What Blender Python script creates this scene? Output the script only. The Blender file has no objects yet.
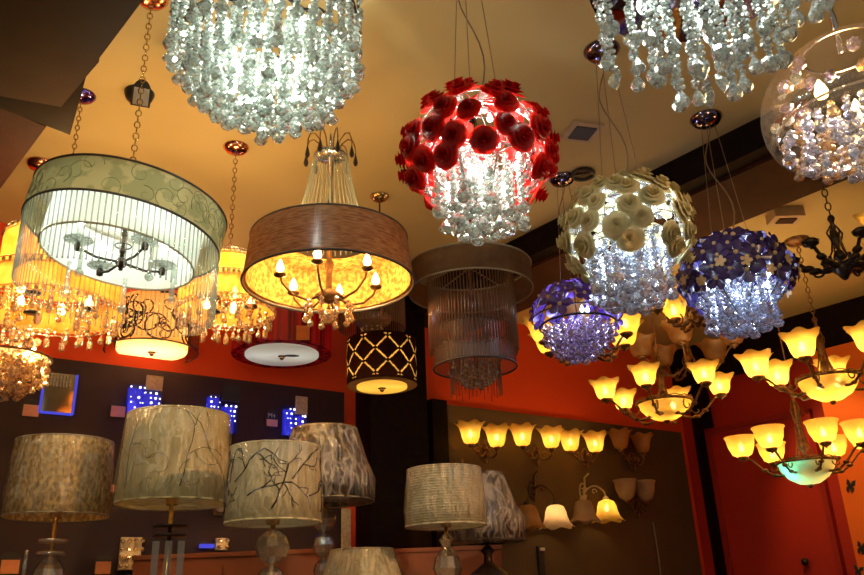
import bpy, math, random
from mathutils import Vector, Matrix, Euler
random.seed(7)
PI = math.pi
SC = bpy.context.scene
COL = SC.collection

# ------------------------------------------------------------ camera, world, exposure
CAMZ, F = 1.5, 800.0
PITCH, ROLL = math.radians(21.5), math.radians(-2.2)
cam_d = bpy.data.cameras.new('camera')
cam = bpy.data.objects.new('camera', cam_d)
COL.objects.link(cam)
CM = Matrix.Rotation(PI/2 + PITCH, 4, 'X') @ Matrix.Rotation(ROLL, 4, 'Z')
cam.matrix_world = Matrix.Translation((0, 0, CAMZ)) @ CM
cam_d.sensor_fit = 'HORIZONTAL'
cam_d.sensor_width = 36.0
cam_d.lens = 36.0 * F / 864.0
cam_d.clip_start = 0.05
SC.camera = cam
SC.view_settings.view_transform = 'Standard'
SC.view_settings.look = 'None'
SC.view_settings.gamma = 1.0
SC.view_settings.use_curve_mapping = False
SC.view_settings.exposure = 0.0
SC.cycles.use_denoising = True
SC.cycles.max_bounces = 7
SC.cycles.diffuse_bounces = 3
SC.cycles.glossy_bounces = 4
SC.cycles.transmission_bounces = 6
SC.cycles.transparent_max_bounces = 24
SC.cycles.sample_clamp_indirect = 4.0
SC.cycles.caustics_reflective = False
SC.cycles.caustics_refractive = False
world = bpy.data.worlds.new('world')
SC.world = world
world.use_nodes = True
world.node_tree.nodes['Background'].inputs[0].default_value = (1.0, 0.80, 0.58, 1)
world.node_tree.nodes['Background'].inputs[1].default_value = 0.16
def spot(x, y, z, tx, ty, tz, W, ang, col):
    l = bpy.data.lights.new('added_spot', 'SPOT'); l.energy = W; l.color = col; l.spot_size = math.radians(ang); l.spot_blend = .6; l.shadow_soft_size = .05
    o = bpy.data.objects.new('added_spot', l); COL.objects.link(o); o.location = (x, y, z)
    o.rotation_euler = (Vector((tx, ty, tz))-Vector((x, y, z))).to_track_quat('-Z', 'Y').to_euler()
# spots added out of view to brighten the shades on the lamp counter
spot(-.7, -.5, 2.9, -.75, 2.7, 1.75, 135, 36, (1, .80, .46)); spot(2.4, 1.0, 2.8, -.1, 2.9, 1.75, 230, 40, (1, .50, .18))

# ------------------------------------------------------------ picking points in the place
R3 = CM.to_3x3()
C0 = Vector((0, 0, CAMZ))
def ray(px, py): return R3 @ Vector(((px-432)/F, (287.5-py)/F, -1))
def pt(px, py, d): return C0 + ray(px, py)*d
def on_z(px, py, z):
    r = ray(px, py); return C0 + r*((z-CAMZ)/r.z)
def on_plane(px, py, p0, n):
    r = ray(px, py); return C0 + r*((p0-C0).dot(n)/r.dot(n))
def zat(x, y, py):
    # height on the vertical line through (x, y) that is seen at image row py
    k = (287.5-py)/F
    a = R3.transposed() @ Vector((x, y, -CAMZ)); b = R3.transposed() @ Vector((0, 0, 1))
    # (a.y + z b.y) = k * -(a.z + z b.z)
    return (-k*a.z - a.y)/(b.y + k*b.z)

# ------------------------------------------------------------ materials
MATS = {}
def _nt(name):
    m = bpy.data.materials.new(name); m.use_nodes = True
    nt = m.node_tree; nt.nodes.clear()
    out = nt.nodes.new('ShaderNodeOutputMaterial')
    MATS[name] = m
    return m, nt, out
def N(nt, t, **kw):
    n = nt.nodes.new(t)
    for k, v in kw.items():
        if k in n.inputs: n.inputs[k].default_value = v
        else: setattr(n, k, v)
    return n
def col4(c): return (c[0], c[1], c[2], 1)
def noise_color(nt, c1, c2, scale, stretch=(1, 1, 1), detail=4, lo=0.4, hi=0.6):
    tc = N(nt, 'ShaderNodeTexCoord'); mp = N(nt, 'ShaderNodeMapping')
    mp.inputs['Scale'].default_value = stretch
    nz = N(nt, 'ShaderNodeTexNoise', Scale=scale, Detail=detail)
    cr = N(nt, 'ShaderNodeValToRGB')
    cr.color_ramp.elements[0].position = lo; cr.color_ramp.elements[1].position = hi
    cr.color_ramp.elements[0].color = col4(c1); cr.color_ramp.elements[1].color = col4(c2)
    nt.links.new(tc.outputs['Object'], mp.inputs[0]); nt.links.new(mp.outputs[0], nz.inputs['Vector'])
    nt.links.new(nz.outputs['Fac'], cr.inputs[0])
    return cr.outputs[0], nz.outputs['Fac']
def mat(name, c, rough=0.5, metal=0.0, c2=None, scale=20, stretch=(1, 1, 1), bump=0, lo=0.4, hi=0.6, spec=0.5, coat=0):
    m, nt, out = _nt(name)
    p = N(nt, 'ShaderNodeBsdfPrincipled')
    p.inputs['Base Color'].default_value = col4(c)
    p.inputs['Roughness'].default_value = rough; p.inputs['Metallic'].default_value = metal
    p.inputs['Specular IOR Level'].default_value = spec
    p.inputs['Coat Weight'].default_value = coat
    cc, fac = noise_color(nt, c, c2 if c2 else [min(1, x*1.15) for x in c], scale, stretch, lo=lo, hi=hi)
    nt.links.new(cc, p.inputs['Base Color'])
    if bump:
        b = N(nt, 'ShaderNodeBump', Strength=bump, Distance=0.01)
        nt.links.new(fac, b.inputs['Height']); nt.links.new(b.outputs[0], p.inputs['Normal'])
    nt.links.new(p.outputs[0], out.inputs[0])
    return m
def mat_emit(name, c, s):
    m, nt, out = _nt(name)
    e = N(nt, 'ShaderNodeEmission', Color=col4(c), Strength=s)
    nt.links.new(e.outputs[0], out.inputs[0]); return m
def mix(nt, a, b, f):
    n = N(nt, 'ShaderNodeMixShader'); 
    if isinstance(f, float): n.inputs[0].default_value = f
    else: nt.links.new(f, n.inputs[0])
    nt.links.new(a, n.inputs[1]); nt.links.new(b, n.inputs[2]); return n.outputs[0]
def mat_fabric(name, c, c2=None, transl=0.5, transp=0.0, scale=30, stretch=(1, 1, 1), lo=0.35, hi=0.65, gloss=0.0, bump=0.0, tc=None):
    """cloth, paper or frosted glass that lets light through"""
    m, nt, out = _nt(name)
    cc, fac = noise_color(nt, c, c2 if c2 else c, scale, stretch, lo=lo, hi=hi)
    d = N(nt, 'ShaderNodeBsdfDiffuse'); t = N(nt, 'ShaderNodeBsdfTranslucent')
    nt.links.new(cc, d.inputs[0])
    if tc: t.inputs[0].default_value = col4(tc)
    else: nt.links.new(cc, t.inputs[0])
    s = mix(nt, d.outputs[0], t.outputs[0], float(transl))
    if gloss:
        g = N(nt, 'ShaderNodeBsdfGlossy', Roughness=0.25); 
        if bump:
            b = N(nt, 'ShaderNodeBump', Strength=bump, Distance=0.01)
            nt.links.new(fac, b.inputs['Height']); nt.links.new(b.outputs[0], g.inputs['Normal'])
        s = mix(nt, s, g.outputs[0], float(gloss))
    if transp:
        tr = N(nt, 'ShaderNodeBsdfTransparent')
        s = mix(nt, s, tr.outputs[0], float(transp))
    nt.links.new(s, out.inputs[0]); return m
def mat_crystal(name, tint=(0.95, 1, 0.97), transp=0.3, gloss=0.35, body=0.35, c2=None, ior=1.5):
    """cut glass: see-through, mirror-like facets and a milky share that catches the lamp inside"""
    m, nt, out = _nt(name)
    rf = N(nt, 'ShaderNodeBsdfRefraction', Color=col4(tint), Roughness=0.02, IOR=ior)
    tr = N(nt, 'ShaderNodeBsdfTransparent', Color=col4([0.6+0.4*x for x in tint]))
    g = N(nt, 'ShaderNodeBsdfGlossy', Color=(1, 1, 1, 1), Roughness=0.2)
    tl = N(nt, 'ShaderNodeBsdfTranslucent', Color=col4(tint)); d = N(nt, 'ShaderNodeBsdfDiffuse', Color=col4(tint))
    if c2:
        cc, _ = noise_color(nt, tint, c2, 25, lo=0.45, hi=0.55)
        nt.links.new(cc, tl.inputs[0]); nt.links.new(cc, d.inputs[0])
    b = mix(nt, tl.outputs[0], d.outputs[0], 0.4)
    a = mix(nt, rf.outputs[0], tr.outputs[0], 0.5)
    tot = transp+gloss+body
    tc = N(nt, 'ShaderNodeTexCoord'); oi = N(nt, 'ShaderNodeObjectInfo')
    ad = N(nt, 'ShaderNodeVectorMath', operation='ADD'); sc_ = N(nt, 'ShaderNodeVectorMath', operation='SCALE'); sc_.inputs['Scale'].default_value = 7.0
    cmb = N(nt, 'ShaderNodeCombineXYZ')
    for k in range(3): nt.links.new(oi.outputs['Random'], cmb.inputs[k])
    nt.links.new(cmb.outputs[0], sc_.inputs[0]); nt.links.new(tc.outputs['Object'], ad.inputs[0]); nt.links.new(sc_.outputs[0], ad.inputs[1])
    vo = N(nt, 'ShaderNodeTexVoronoi', Scale=120.0); nt.links.new(ad.outputs[0], vo.inputs['Vector'])  # random milky cells stand in for the sparkle of facets
    sx = N(nt, 'ShaderNodeSeparateColor'); nt.links.new(vo.outputs['Color'], sx.inputs[0])
    pw = N(nt, 'ShaderNodeMath', operation='POWER'); pw.inputs[1].default_value = 2.2; nt.links.new(sx.outputs[0], pw.inputs[0])
    mm = N(nt, 'ShaderNodeMath', operation='MULTIPLY'); mm.inputs[1].default_value = min(.95, 3.2*body/tot); nt.links.new(pw.outputs[0], mm.inputs[0])
    s = mix(nt, a, g.outputs[0], gloss/(transp+gloss))
    s = mix(nt, s, b, mm.outputs[0])
    nt.links.new(s, out.inputs[0]); return m
def mat_clear(name, tint, gloss=0.15, body=0.1, rough=0.1):
    """thin clear sheet or rod"""
    m, nt, out = _nt(name)
    tr = N(nt, 'ShaderNodeBsdfTransparent', Color=col4(tint)); g = N(nt, 'ShaderNodeBsdfGlossy', Roughness=rough)
    tl = N(nt, 'ShaderNodeBsdfTranslucent', Color=col4(tint)); d = N(nt, 'ShaderNodeBsdfDiffuse', Color=col4(tint))
    b = mix(nt, tl.outputs[0], d.outputs[0], 0.5)
    s = mix(nt, tr.outputs[0], g.outputs[0], gloss/(1-body))
    s = mix(nt, s, b, body)
    nt.links.new(s, out.inputs[0]); return m
def mat_wrap(name, k=0.7, base=0.05, crease_glint=0.15):
    """crinkled plastic film"""
    m, nt, out = _nt(name)
    tc = N(nt, 'ShaderNodeTexCoord'); mp = N(nt, 'ShaderNodeMapping'); mp.inputs['Scale'].default_value = (1, 1, 0.35)
    nz = N(nt, 'ShaderNodeTexNoise', Scale=34.0, Detail=6.0)
    nt.links.new(tc.outputs['Object'], mp.inputs[0]); nt.links.new(mp.outputs[0], nz.inputs['Vector'])
    b = N(nt, 'ShaderNodeBump', Strength=1.0, Distance=0.05); nt.links.new(nz.outputs['Fac'], b.inputs['Height'])
    g = N(nt, 'ShaderNodeBsdfGlossy', Roughness=0.16); nt.links.new(b.outputs[0], g.inputs['Normal'])
    tr = N(nt, 'ShaderNodeBsdfTransparent')
    fr = N(nt, 'ShaderNodeFresnel', IOR=1.5); nt.links.new(b.outputs[0], fr.inputs['Normal'])
    mu = N(nt, 'ShaderNodeMath', operation='MULTIPLY_ADD'); mu.inputs[1].default_value = k; mu.inputs[2].default_value = base
    nt.links.new(fr.outputs[0], mu.inputs[0])
    # fine creases in the film, their highlights painted as white streaks
    mp2 = N(nt, 'ShaderNodeMapping'); mp2.inputs['Scale'].default_value = (1.2, 1.2, .14); mp2.inputs['Rotation'].default_value = (.4, .3, 0)
    nz2 = N(nt, 'ShaderNodeTexNoise', Scale=9.0, Detail=2.0); nt.links.new(tc.outputs['Object'], nz2.inputs['Vector'])
    ad = N(nt, 'ShaderNodeVectorMath', operation='MULTIPLY_ADD'); ad.inputs[1].default_value = (.12, .12, .12)
    nt.links.new(nz2.outputs['Color'], ad.inputs[0]); nt.links.new(tc.outputs['Object'], ad.inputs[2]); nt.links.new(ad.outputs[0], mp2.inputs[0])
    vo = N(nt, 'ShaderNodeTexVoronoi', feature='DISTANCE_TO_EDGE', Scale=22.0); nt.links.new(mp2.outputs[0], vo.inputs['Vector'])
    rp = N(nt, 'ShaderNodeMapRange'); rp.inputs['From Min'].default_value = 0.0; rp.inputs['From Max'].default_value = .10; rp.inputs['To Min'].default_value = crease_glint; rp.inputs['To Max'].default_value = 0.0
    nt.links.new(vo.outputs['Distance'], rp.inputs['Value'])
    df = N(nt, 'ShaderNodeBsdfDiffuse', Color=(1, .95, .85, 1))
    s = mix(nt, tr.outputs[0], g.outputs[0], mu.outputs[0])
    nt.links.new(mix(nt, s, df.outputs[0], rp.outputs[0]), out.inputs[0]); return m

mat('ceiling', (0.50, 0.385, 0.16), 0.8, c2=(0.53, 0.405, 0.17), scale=1.5)
mat('soffit', (0.05, 0.027, 0.014), 0.5, c2=(0.08, 0.045, 0.024), scale=3, lo=0.3, hi=0.7, spec=.15)
mat('black_beam', (0.006, 0.003, 0.003), 0.6, c2=(0.010, 0.005, 0.004), spec=.1)
mat('brown_underside', (0.035, 0.011, 0.005), 0.6, c2=(0.045, 0.014, 0.007), spec=.15)
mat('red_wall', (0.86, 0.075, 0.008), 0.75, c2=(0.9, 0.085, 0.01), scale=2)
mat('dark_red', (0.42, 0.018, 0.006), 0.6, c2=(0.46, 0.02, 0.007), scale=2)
mat('orange_wall', (0.95, 0.17, 0.012), 0.8, c2=(0.95, 0.19, 0.015), scale=2)
mat('panel_plum', (0.034, 0.018, 0.021), 0.7, c2=(0.038, 0.02, 0.023), scale=2, spec=.25)
mat('panel_olive', (0.085, 0.055, 0.028), 0.7, c2=(0.095, 0.06, 0.03), scale=2, spec=.3)
mat('floor_tile', (0.30, 0.24, 0.18), 0.4, c2=(0.34, 0.27, 0.20), scale=2)
mat('cabinet_wood', (0.20, 0.05, 0.012), 0.6, c2=(0.24, 0.062, 0.015), scale=5, stretch=(1, 1, 0.2))
mat('counter', (0.22, 0.15, 0.10), 0.5)
mat('chrome', (0.8, 0.8, 0.82), 0.12, 1.0)
mat('brass', (0.55, 0.38, 0.16), 0.25, 1.0)
mat('copper', (0.85, 0.36, 0.2), 0.15, 1.0)
mat('black_metal', (0.03, 0.025, 0.025), 0.35, 0.6)
mat('dark_chrome', (0.20, 0.16, 0.24), 0.1, 1.0)
mat('purple_chrome', (0.22, 0.12, 0.45), 0.1, 1.0)
mat('bronze', (0.17, 0.085, 0.035), 0.35, 0.7, c2=(0.34, 0.18, 0.07), scale=30, bump=0.5)
mat('dark_bronze', (0.035, 0.02, 0.015), 0.35, 0.6, c2=(0.06, 0.035, 0.02), scale=30)
mat('wire', (0.25, 0.18, 0.11), 0.5, 0.3)
mat_crystal('crystal', (0.90, 1.0, 0.93), 0.42, 0.40, 0.20)
mat_crystal('crystal_blue', (0.72, 0.82, 1.0), 0.42, 0.42, 0.24, c2=(0.98, 0.85, 0.8))
mat_crystal('crystal_lilac', (0.62, 0.50, 0.9), 0.35, 0.45, 0.3, c2=(1, 0.8, 0.65))
mat_crystal('crystal_amber', (1.0, 0.62, 0.22), 0.40, 0.40, 0.28, c2=(1, 0.85, 0.6))
mat_crystal('crystal_dim', (0.6, 0.45, 0.3), 0.45, 0.45, 0.1)
mat_clear('glass_rod', (0.93, 1.0, 0.94), 0.22, 0.22)
mat_clear('glass_rod_brown', (0.5, 0.30, 0.20), 0.10, 0.45)
mat_clear('glass_rod_amber', (0.95, 0.7, 0.4), 0.2, 0.22)
mat_clear('amber_globe', (1.0, 0.88, 0.68), 0.16, 0.03, 0.03)
mat_fabric('cream_brocade', (0.66, 0.55, 0.28), (0.36, 0.31, 0.15), 0.26, scale=11, lo=0.47, hi=0.53, tc=(0.72, 0.68, 0.36))
mat_fabric('white_pleat', (0.92, 0.96, 0.86), None, 0.45)
mat_fabric('copper_fabric', (0.07, 0.035, 0.018), (0.30, 0.19, 0.095), 0.18, scale=26, stretch=(1, 1, 10), gloss=0.10, tc=(0.7, 0.30, 0.06))
mat_fabric('gold_mesh', (0.85, 0.5, 0.14), (0.45, 0.2, 0.05), 0.2, scale=60, lo=0.4, hi=0.6)
mat('hem', (0.05, 0.035, 0.03), 0.5)
mat('hem_tan', (0.30, 0.23, 0.13), 0.6)
mat_fabric('red_pleat', (0.50, 0.012, 0.012), (0.12, 0.003, 0.003), 0.55, scale=26, stretch=(1, 1, 0.02), lo=0.42, hi=0.58, gloss=0.05)
mat_fabric('diffuser', (0.93, 0.98, 0.90), None, 0.6)
mat_fabric('diffuser_amber', (1, 0.85, 0.25), None, 0.6)
mat_fabric('diffuser_cream', (1, 0.95, 0.72), None, 0.6)
mat_fabric('vine_cream', (1, 0.90, 0.52), None, 0.6)
mat_fabric('slit_gold', (1, 0.72, 0.25), None, 0.8)
mat_fabric('drum_brown', (0.02, 0.008, 0.006), (0.03, 0.01, 0.007), 0.0)
mat_clear('organza', (0.62, 0.40, 0.25), 0.05, 0.08, 0.4)
mat_clear('organza_brown', (0.50, 0.32, 0.22), 0.05, 0.14, 0.4)
mat_fabric('taupe_fabric', (0.22, 0.12, 0.06), (0.18, 0.095, 0.05), 0.4, 0.12, scale=30)
mat_fabric('amber_fabric', (1.0, 0.56, 0.12), (0.75, 0.32, 0.04), 0.6, 0.12, scale=9, lo=0.4, hi=0.62)
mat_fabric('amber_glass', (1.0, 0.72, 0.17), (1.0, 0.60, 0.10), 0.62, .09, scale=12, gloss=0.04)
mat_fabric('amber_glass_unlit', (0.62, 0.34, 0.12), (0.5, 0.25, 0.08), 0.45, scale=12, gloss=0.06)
mat_fabric('teal_glass', (0.85, 0.85, 0.42), (0.95, 0.78, 0.34), 0.55, scale=7, gloss=0.05)
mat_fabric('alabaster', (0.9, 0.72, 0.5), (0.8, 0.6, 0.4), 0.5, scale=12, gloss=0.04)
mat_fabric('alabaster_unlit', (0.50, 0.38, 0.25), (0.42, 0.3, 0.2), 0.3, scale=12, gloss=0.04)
mat_fabric('rose_red', (0.60, 0.006, 0.006), (0.80, 0.03, 0.015), 0.35, scale=30, gloss=0.06)
mat_fabric('rose_ivory', (0.74, 0.64, 0.32), (0.82, 0.72, 0.42), 0.12, scale=30)
mat_fabric('petal_violet', (0.035, 0.018, 0.12), (0.07, 0.04, 0.20), 0.2, scale=30, gloss=0.10)
mat_fabric('petal_purple', (0.07, 0.022, 0.24), (0.14, 0.06, 0.42), 0.3, scale=30, gloss=0.1)
mat_fabric('petal_gold', (0.95, 0.72, 0.42), None, 0.3)
mat_fabric('shade_gold', (0.42, 0.24, 0.05), (0.85, 0.56, 0.18), 0.2, scale=80, stretch=(1, 1, .7), lo=0.42, hi=0.58, gloss=0.06, bump=1)
mat_fabric('shade_cream', (0.68, 0.58, 0.30), (0.74, 0.64, 0.36), 0.2, scale=8)
mat_fabric('shade_ivory', (0.72, 0.63, 0.38), (0.76, 0.67, 0.42), 0.2, scale=8)
mat_fabric('shade_white', (0.74, 0.68, 0.48), (0.66, 0.58, 0.40), 0.2, scale=40)
mat_fabric('shade_dark', (0.04, 0.028, 0.02), (0.14, 0.11, 0.09), 0.1, scale=30, stretch=(1, 1, 0.1), gloss=0.1)
mat_fabric('print_dark', (0.03, 0.025, 0.02), None, 0.0)
mat_fabric('print_green', (0.17, 0.15, 0.07), None, 0.0)
mat_wrap('plastic_film')
mat_wrap('plastic_film_heavy', 1.0, .16, .24)
mat_crystal('lamp_glass', (0.75, 0.7, 0.6), 0.6, 0.35, 0.06)
mat_clear('clear_block', (0.82, 0.75, 0.6), 0.3, 0.05)
mat('pink_sticker', (0.62, 0.27, 0.19), 0.7)
mat('orange_sticker', (0.62, 0.22, 0.08), 0.7)
mat('white_ink', (0.6, 0.55, 0.5), 0.7)
mat('black_card', (0.02, 0.016, 0.016), 0.7)
mat('gold_card', (0.50, 0.36, 0.20), 0.6, c2=(0.66, 0.5, 0.3), scale=60)
mat('paper_beige', (0.62, 0.50, 0.38), 0.8)
mat('mirror', (0.5, 0.4, 0.3), 0.08, 1.0)
mat('fixture_grey', (0.45, 0.33, 0.2), 0.6)
mat('vent_grey', (0.05, 0.05, 0.06), 0.7)
mat_clear('led_glass', (0.45, 0.5, 1.0), 0.12, 0.05)
mat_emit('led_dot', (0.62, 0.6, 1.0), 5.0)
mat_emit('led_strip', (0.10, 0.10, .9), .7)
mat_emit('bulb_white', (0.92, 1.0, 0.94), 14)
mat_emit('bulb_cold', (0.75, 0.86, 1.0), 14)
mat_emit('bulb_warm', (1.0, 0.68, 0.28), 20)
mat_emit('bulb_cyan', (0.1, 0.9, 0.95), 8)
M = MATS

# ------------------------------------------------------------ mesh builder
class MB:
    def __init__(s): s.v = []; s.f = []; s.mi = []; s.sm = []; s.cur = 0
    def add(s, vs, fs, smooth=False):
        o = len(s.v); s.v += [tuple(v) for v in vs]
        for f in fs: s.f.append([i+o for i in f]); s.mi.append(s.cur); s.sm.append(smooth)
    def box(s, c, d, rot=None):
        vs = []
        for x in (-.5, .5):
            for y in (-.5, .5):
                for z in (-.5, .5):
                    p = Vector((x*d[0], y*d[1], z*d[2]))
                    if rot: p = rot @ p
                    vs.append(p+Vector(c))
        s.add(vs, [(0, 1, 3, 2), (4, 6, 7, 5), (0, 4, 5, 1), (2, 3, 7, 6), (0, 2, 6, 4), (1, 5, 7, 3)])
        return s
    def lathe(s, prof, n=24, c=(0, 0, 0), T=None, rmod=None, zmod=None, smooth=True, a0=0, a1=2*PI, cap0=False, cap1=False):
        full = abs(a1-a0-2*PI) < 1e-6; m = n if full else n+1
        vs = []; L = len(prof)
        for k, (r, z) in enumerate(prof):
            t = k/max(1, L-1)
            for i in range(m):
                th = a0+(a1-a0)*i/n
                rr = r*(rmod(t, th) if rmod else 1); zz = z+(zmod(t, th) if zmod else 0)
                p = Vector((rr*math.cos(th), rr*math.sin(th), zz))
                if T: p = T @ p
                vs.append(p+Vector(c))
        fs = []
        for k in range(L-1):
            for i in range(n):
                j = (i+1) % m if full else i+1
                fs.append((k*m+i, k*m+j, (k+1)*m+j, (k+1)*m+i))
        if cap0: fs.append(tuple(range(m-1, -1, -1)))
        if cap1: fs.append(tuple((L-1)*m+i for i in range(m)))
        s.add(vs, fs, smooth); return s
    def tube(s, pts, r, n=6, closed=False, smooth=True, caps=True):
        pts = [Vector(p) for p in pts]; L = len(pts)
        rs = r if isinstance(r, (list, tuple)) else [r]*L
        t0 = (pts[1]-pts[0]).normalized()
        up = Vector((0, 0, 1)) if abs(t0.z) < 0.9 else Vector((1, 0, 0))
        nrm = t0.cross(up).normalized(); vs = []
        for i, p in enumerate(pts):
            if closed: t = pts[(i+1) % L]-pts[i-1]
            else: t = pts[min(i+1, L-1)]-pts[max(i-1, 0)]
            t = t.normalized() if t.length > 1e-9 else t0
            nrm = (nrm-t*nrm.dot(t))
            nrm = nrm.normalized() if nrm.length > 1e-6 else t.orthogonal().normalized()
            b = t.cross(nrm)
            for k in range(n):
                a = 2*PI*k/n; vs.append(p+(nrm*math.cos(a)+b*math.sin(a))*rs[i])
        fs = []
        for i in range(L if closed else L-1):
            j = (i+1) % L
            for k in range(n): fs.append((i*n+k, i*n+(k+1) % n, j*n+(k+1) % n, j*n+k))
        if caps and not closed: fs += [tuple(range(n-1, -1, -1)), tuple((L-1)*n+k for k in range(n))]
        s.add(vs, fs, smooth); return s
    def ring(s, R, r, z=0, n=48, k=6, wav=0, wn=8, c=(0, 0)):
        return s.tube([(c[0]+R*math.cos(a), c[1]+R*math.sin(a), z+wav*math.sin(wn*a)) for a in [2*PI*i/n for i in range(n)]], r, k, closed=True)
    def ball(s, c, r, n=10, sc=(1, 1, 1)):
        prof = [(max(1e-4, r*math.sin(PI*i/(n//2+1))), -r*math.cos(PI*i/(n//2+1))) for i in range(n//2+2)]
        T = Matrix.Diagonal(Vector(sc)); return s.lathe(prof, n, c, T)
    def gem(s, c, r, h, n=8, T=None):
        return s.lathe([(r*.35, h/2), (r*.8, h*.3), (r, 0), (r*.8, -h*.3), (r*.35, -h/2)], n, c, T, smooth=False, cap0=True, cap1=True)
    def drop(s, c, r, h, n=8, T=None):
        # pear crystal hanging down from c
        return s.lathe([(r*.12, 0), (r*.3, -h*.2), (r*.75, -h*.5), (r, -h*.72), (r*.72, -h*.9), (r*.1, -h)], n, c, T, smooth=False)
    def heart(s, c, r, T=None):
        out = []
        for i in range(14):
            a = 2*PI*i/14
            out.append((r*math.sin(a)**3, r*(13*math.cos(a)-5*math.cos(2*a)-2*math.cos(3*a)-math.cos(4*a))/16))
        vs = [Vector((x, 0, z)) for x, z in out]+[Vector((x*.55, r*.35, z*.55)) for x, z in out]+[Vector((x*.55, -r*.35, z*.55)) for x, z in out]
        n = 14; fs = []
        for i in range(n):
            j = (i+1) % n
            fs += [(i, j, n+j, n+i), (j, i, 2*n+i, 2*n+j)]
        fs += [tuple(range(n, 2*n)), tuple(range(3*n-1, 2*n-1, -1))]
        if T: vs = [T @ v for v in vs]
        s.add([v+Vector(c) for v in vs], fs); return s
    def prism(s, poly, z0, z1):
        n = len(poly)
        vs = [Vector((p[0], p[1], z0)) for p in poly]+[Vector((p[0], p[1], z1)) for p in poly]
        fs = [tuple(range(n-1, -1, -1)), tuple(range(n, 2*n))]+[(i, (i+1) % n, n+(i+1) % n, n+i) for i in range(n)]
        s.add(vs, fs); return s
    def flat(s, poly, T, th=0.002):
        """polygon in local x/z plane with thickness along local y"""
        n = len(poly)
        vs = [T @ Vector((x, -th/2, z)) for x, z in poly]+[T @ Vector((x, th/2, z)) for x, z in poly]
        s.add(vs, [tuple(range(n)), tuple(range(2*n-1, n-1, -1))]+[(i, n+i, n+(i+1) % n, (i+1) % n) for i in range(n)]); return s
    def mesh(s, name, *mats):
        me = bpy.data.meshes.new(name); me.from_pydata(s.v, [], s.f)
        for m in mats: me.materials.append(M[m] if isinstance(m, str) else m)
        me.polygons.foreach_set('material_index', s.mi); me.polygons.foreach_set('use_smooth', s.sm)
        me.update(); return me

def inst(name, me, parent=None, loc=(0, 0, 0), rot=None, scale=None):
    o = bpy.data.objects.new(name, me); COL.objects.link(o)
    if parent: o.parent = parent
    o.location = loc
    if rot is not None:
        if isinstance(rot, (int, float)): o.rotation_euler = (0, 0, rot)
        elif isinstance(rot, Matrix): o.rotation_euler = rot.to_euler()
        else: o.rotation_euler = rot
    if scale is not None: o.scale = (scale,)*3 if isinstance(scale, (int, float)) else scale
    return o
def tag(o, label, cat, group=None, kind=None):
    o['label'] = label; o['category'] = cat
    if group: o['group'] = group
    if kind: o['kind'] = kind
    return o
def thing(name, label, cat, loc, rz=0, group=None):
    o = bpy.data.objects.new(name, None); COL.objects.link(o); o.empty_display_size = 0.05
    o.location = loc; o.rotation_euler = (0, 0, rz); o.scale = (K, K, K); return tag(o, label, cat, group)
def struct(name, b, *mats):
    o = inst(name, b.mesh(name, *mats)); o['kind'] = 'structure'; return o
def lamp(parent, loc, col, W, r=0.03):
    l = bpy.data.lights.new('lamp_light', 'POINT'); l.color = col; l.energy = W*K*K; l.shadow_soft_size = r*K
    o = bpy.data.objects.new('lamp_light', l); COL.objects.link(o); o.parent = parent; o.location = loc; return o
BULB = {}
def bulb(parent, loc, kind='bulb_white', W=5, r=0.018, col=None, mesh=True, flip=1):
    if mesh:
        if (kind, r) not in BULB:
            b = MB(); b.lathe([(1e-4, -r*1.2), (r*.8, -r*.8), (r, 0), (r*.7, r*1.1), (r*.25, r*2), (1e-4, r*2.4)], 10)
            BULB[(kind, r)] = b.mesh('bulb', kind)
        inst('bulb', BULB[(kind, r)], parent, loc, (0 if flip > 0 else PI, 0, 0))
    c = col or {'bulb_white': (0.92, 1, 0.92), 'bulb_cold': (0.72, 0.85, 1.0), 'bulb_warm': (1, 0.60, 0.23), 'bulb_cyan': (0.1, 0.95, 1)}[kind]
    if W: lamp(parent, (loc[0], loc[1], loc[2]+flip*0.0), c, W, r*1.4)
def face_rz(x, y):  # local +x is the viewer's right, local -y faces the viewer
    return math.atan2(-x, y)
K = 1.0        # size of the fixture being built, set by how far its ceiling canopy shows it to hang
def axis(px, py, d, ycan=None):
    global K
    p = pt(px, py, d); K = 1.0
    if ycan is not None:
        K = (CEIL-CAMZ)/(zat(p.x, p.y, ycan)-CAMZ); p = pt(px, py, d*K)
    return p, face_rz(p.x, p.y)
CEIL = 3.5
def chain_mb(b, z0, z1, link=0.03, r=0.0025, x=0, y=0, w=0.009):
    n = max(2, int((z1-z0)/(link*0.8))); st = (z1-z0)/n
    for i in range(n):
        zc = z0+(i+.5)*st; L = st*0.62
        pts = []
        for k in range(8):
            a = 2*PI*k/8
            u = w*math.cos(a); v = L*math.sin(a)
            pts.append((x+(u if i % 2 else 0), y+(0 if i % 2 else u), zc+v))
        b.tube(pts, r, 4, closed=True)
    return b
def canopy(root, z, r=0.06, m='chrome', h=0.035, name='canopy'):
    b = MB(); b.lathe([(1e-4, -h), (r*.3, -h), (r*.75, -h*.75), (r, -h*.15), (r, 0), (1e-4, 0)], 24)
    return inst(name, b.mesh(name, m), root, (0, 0, z))
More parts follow.
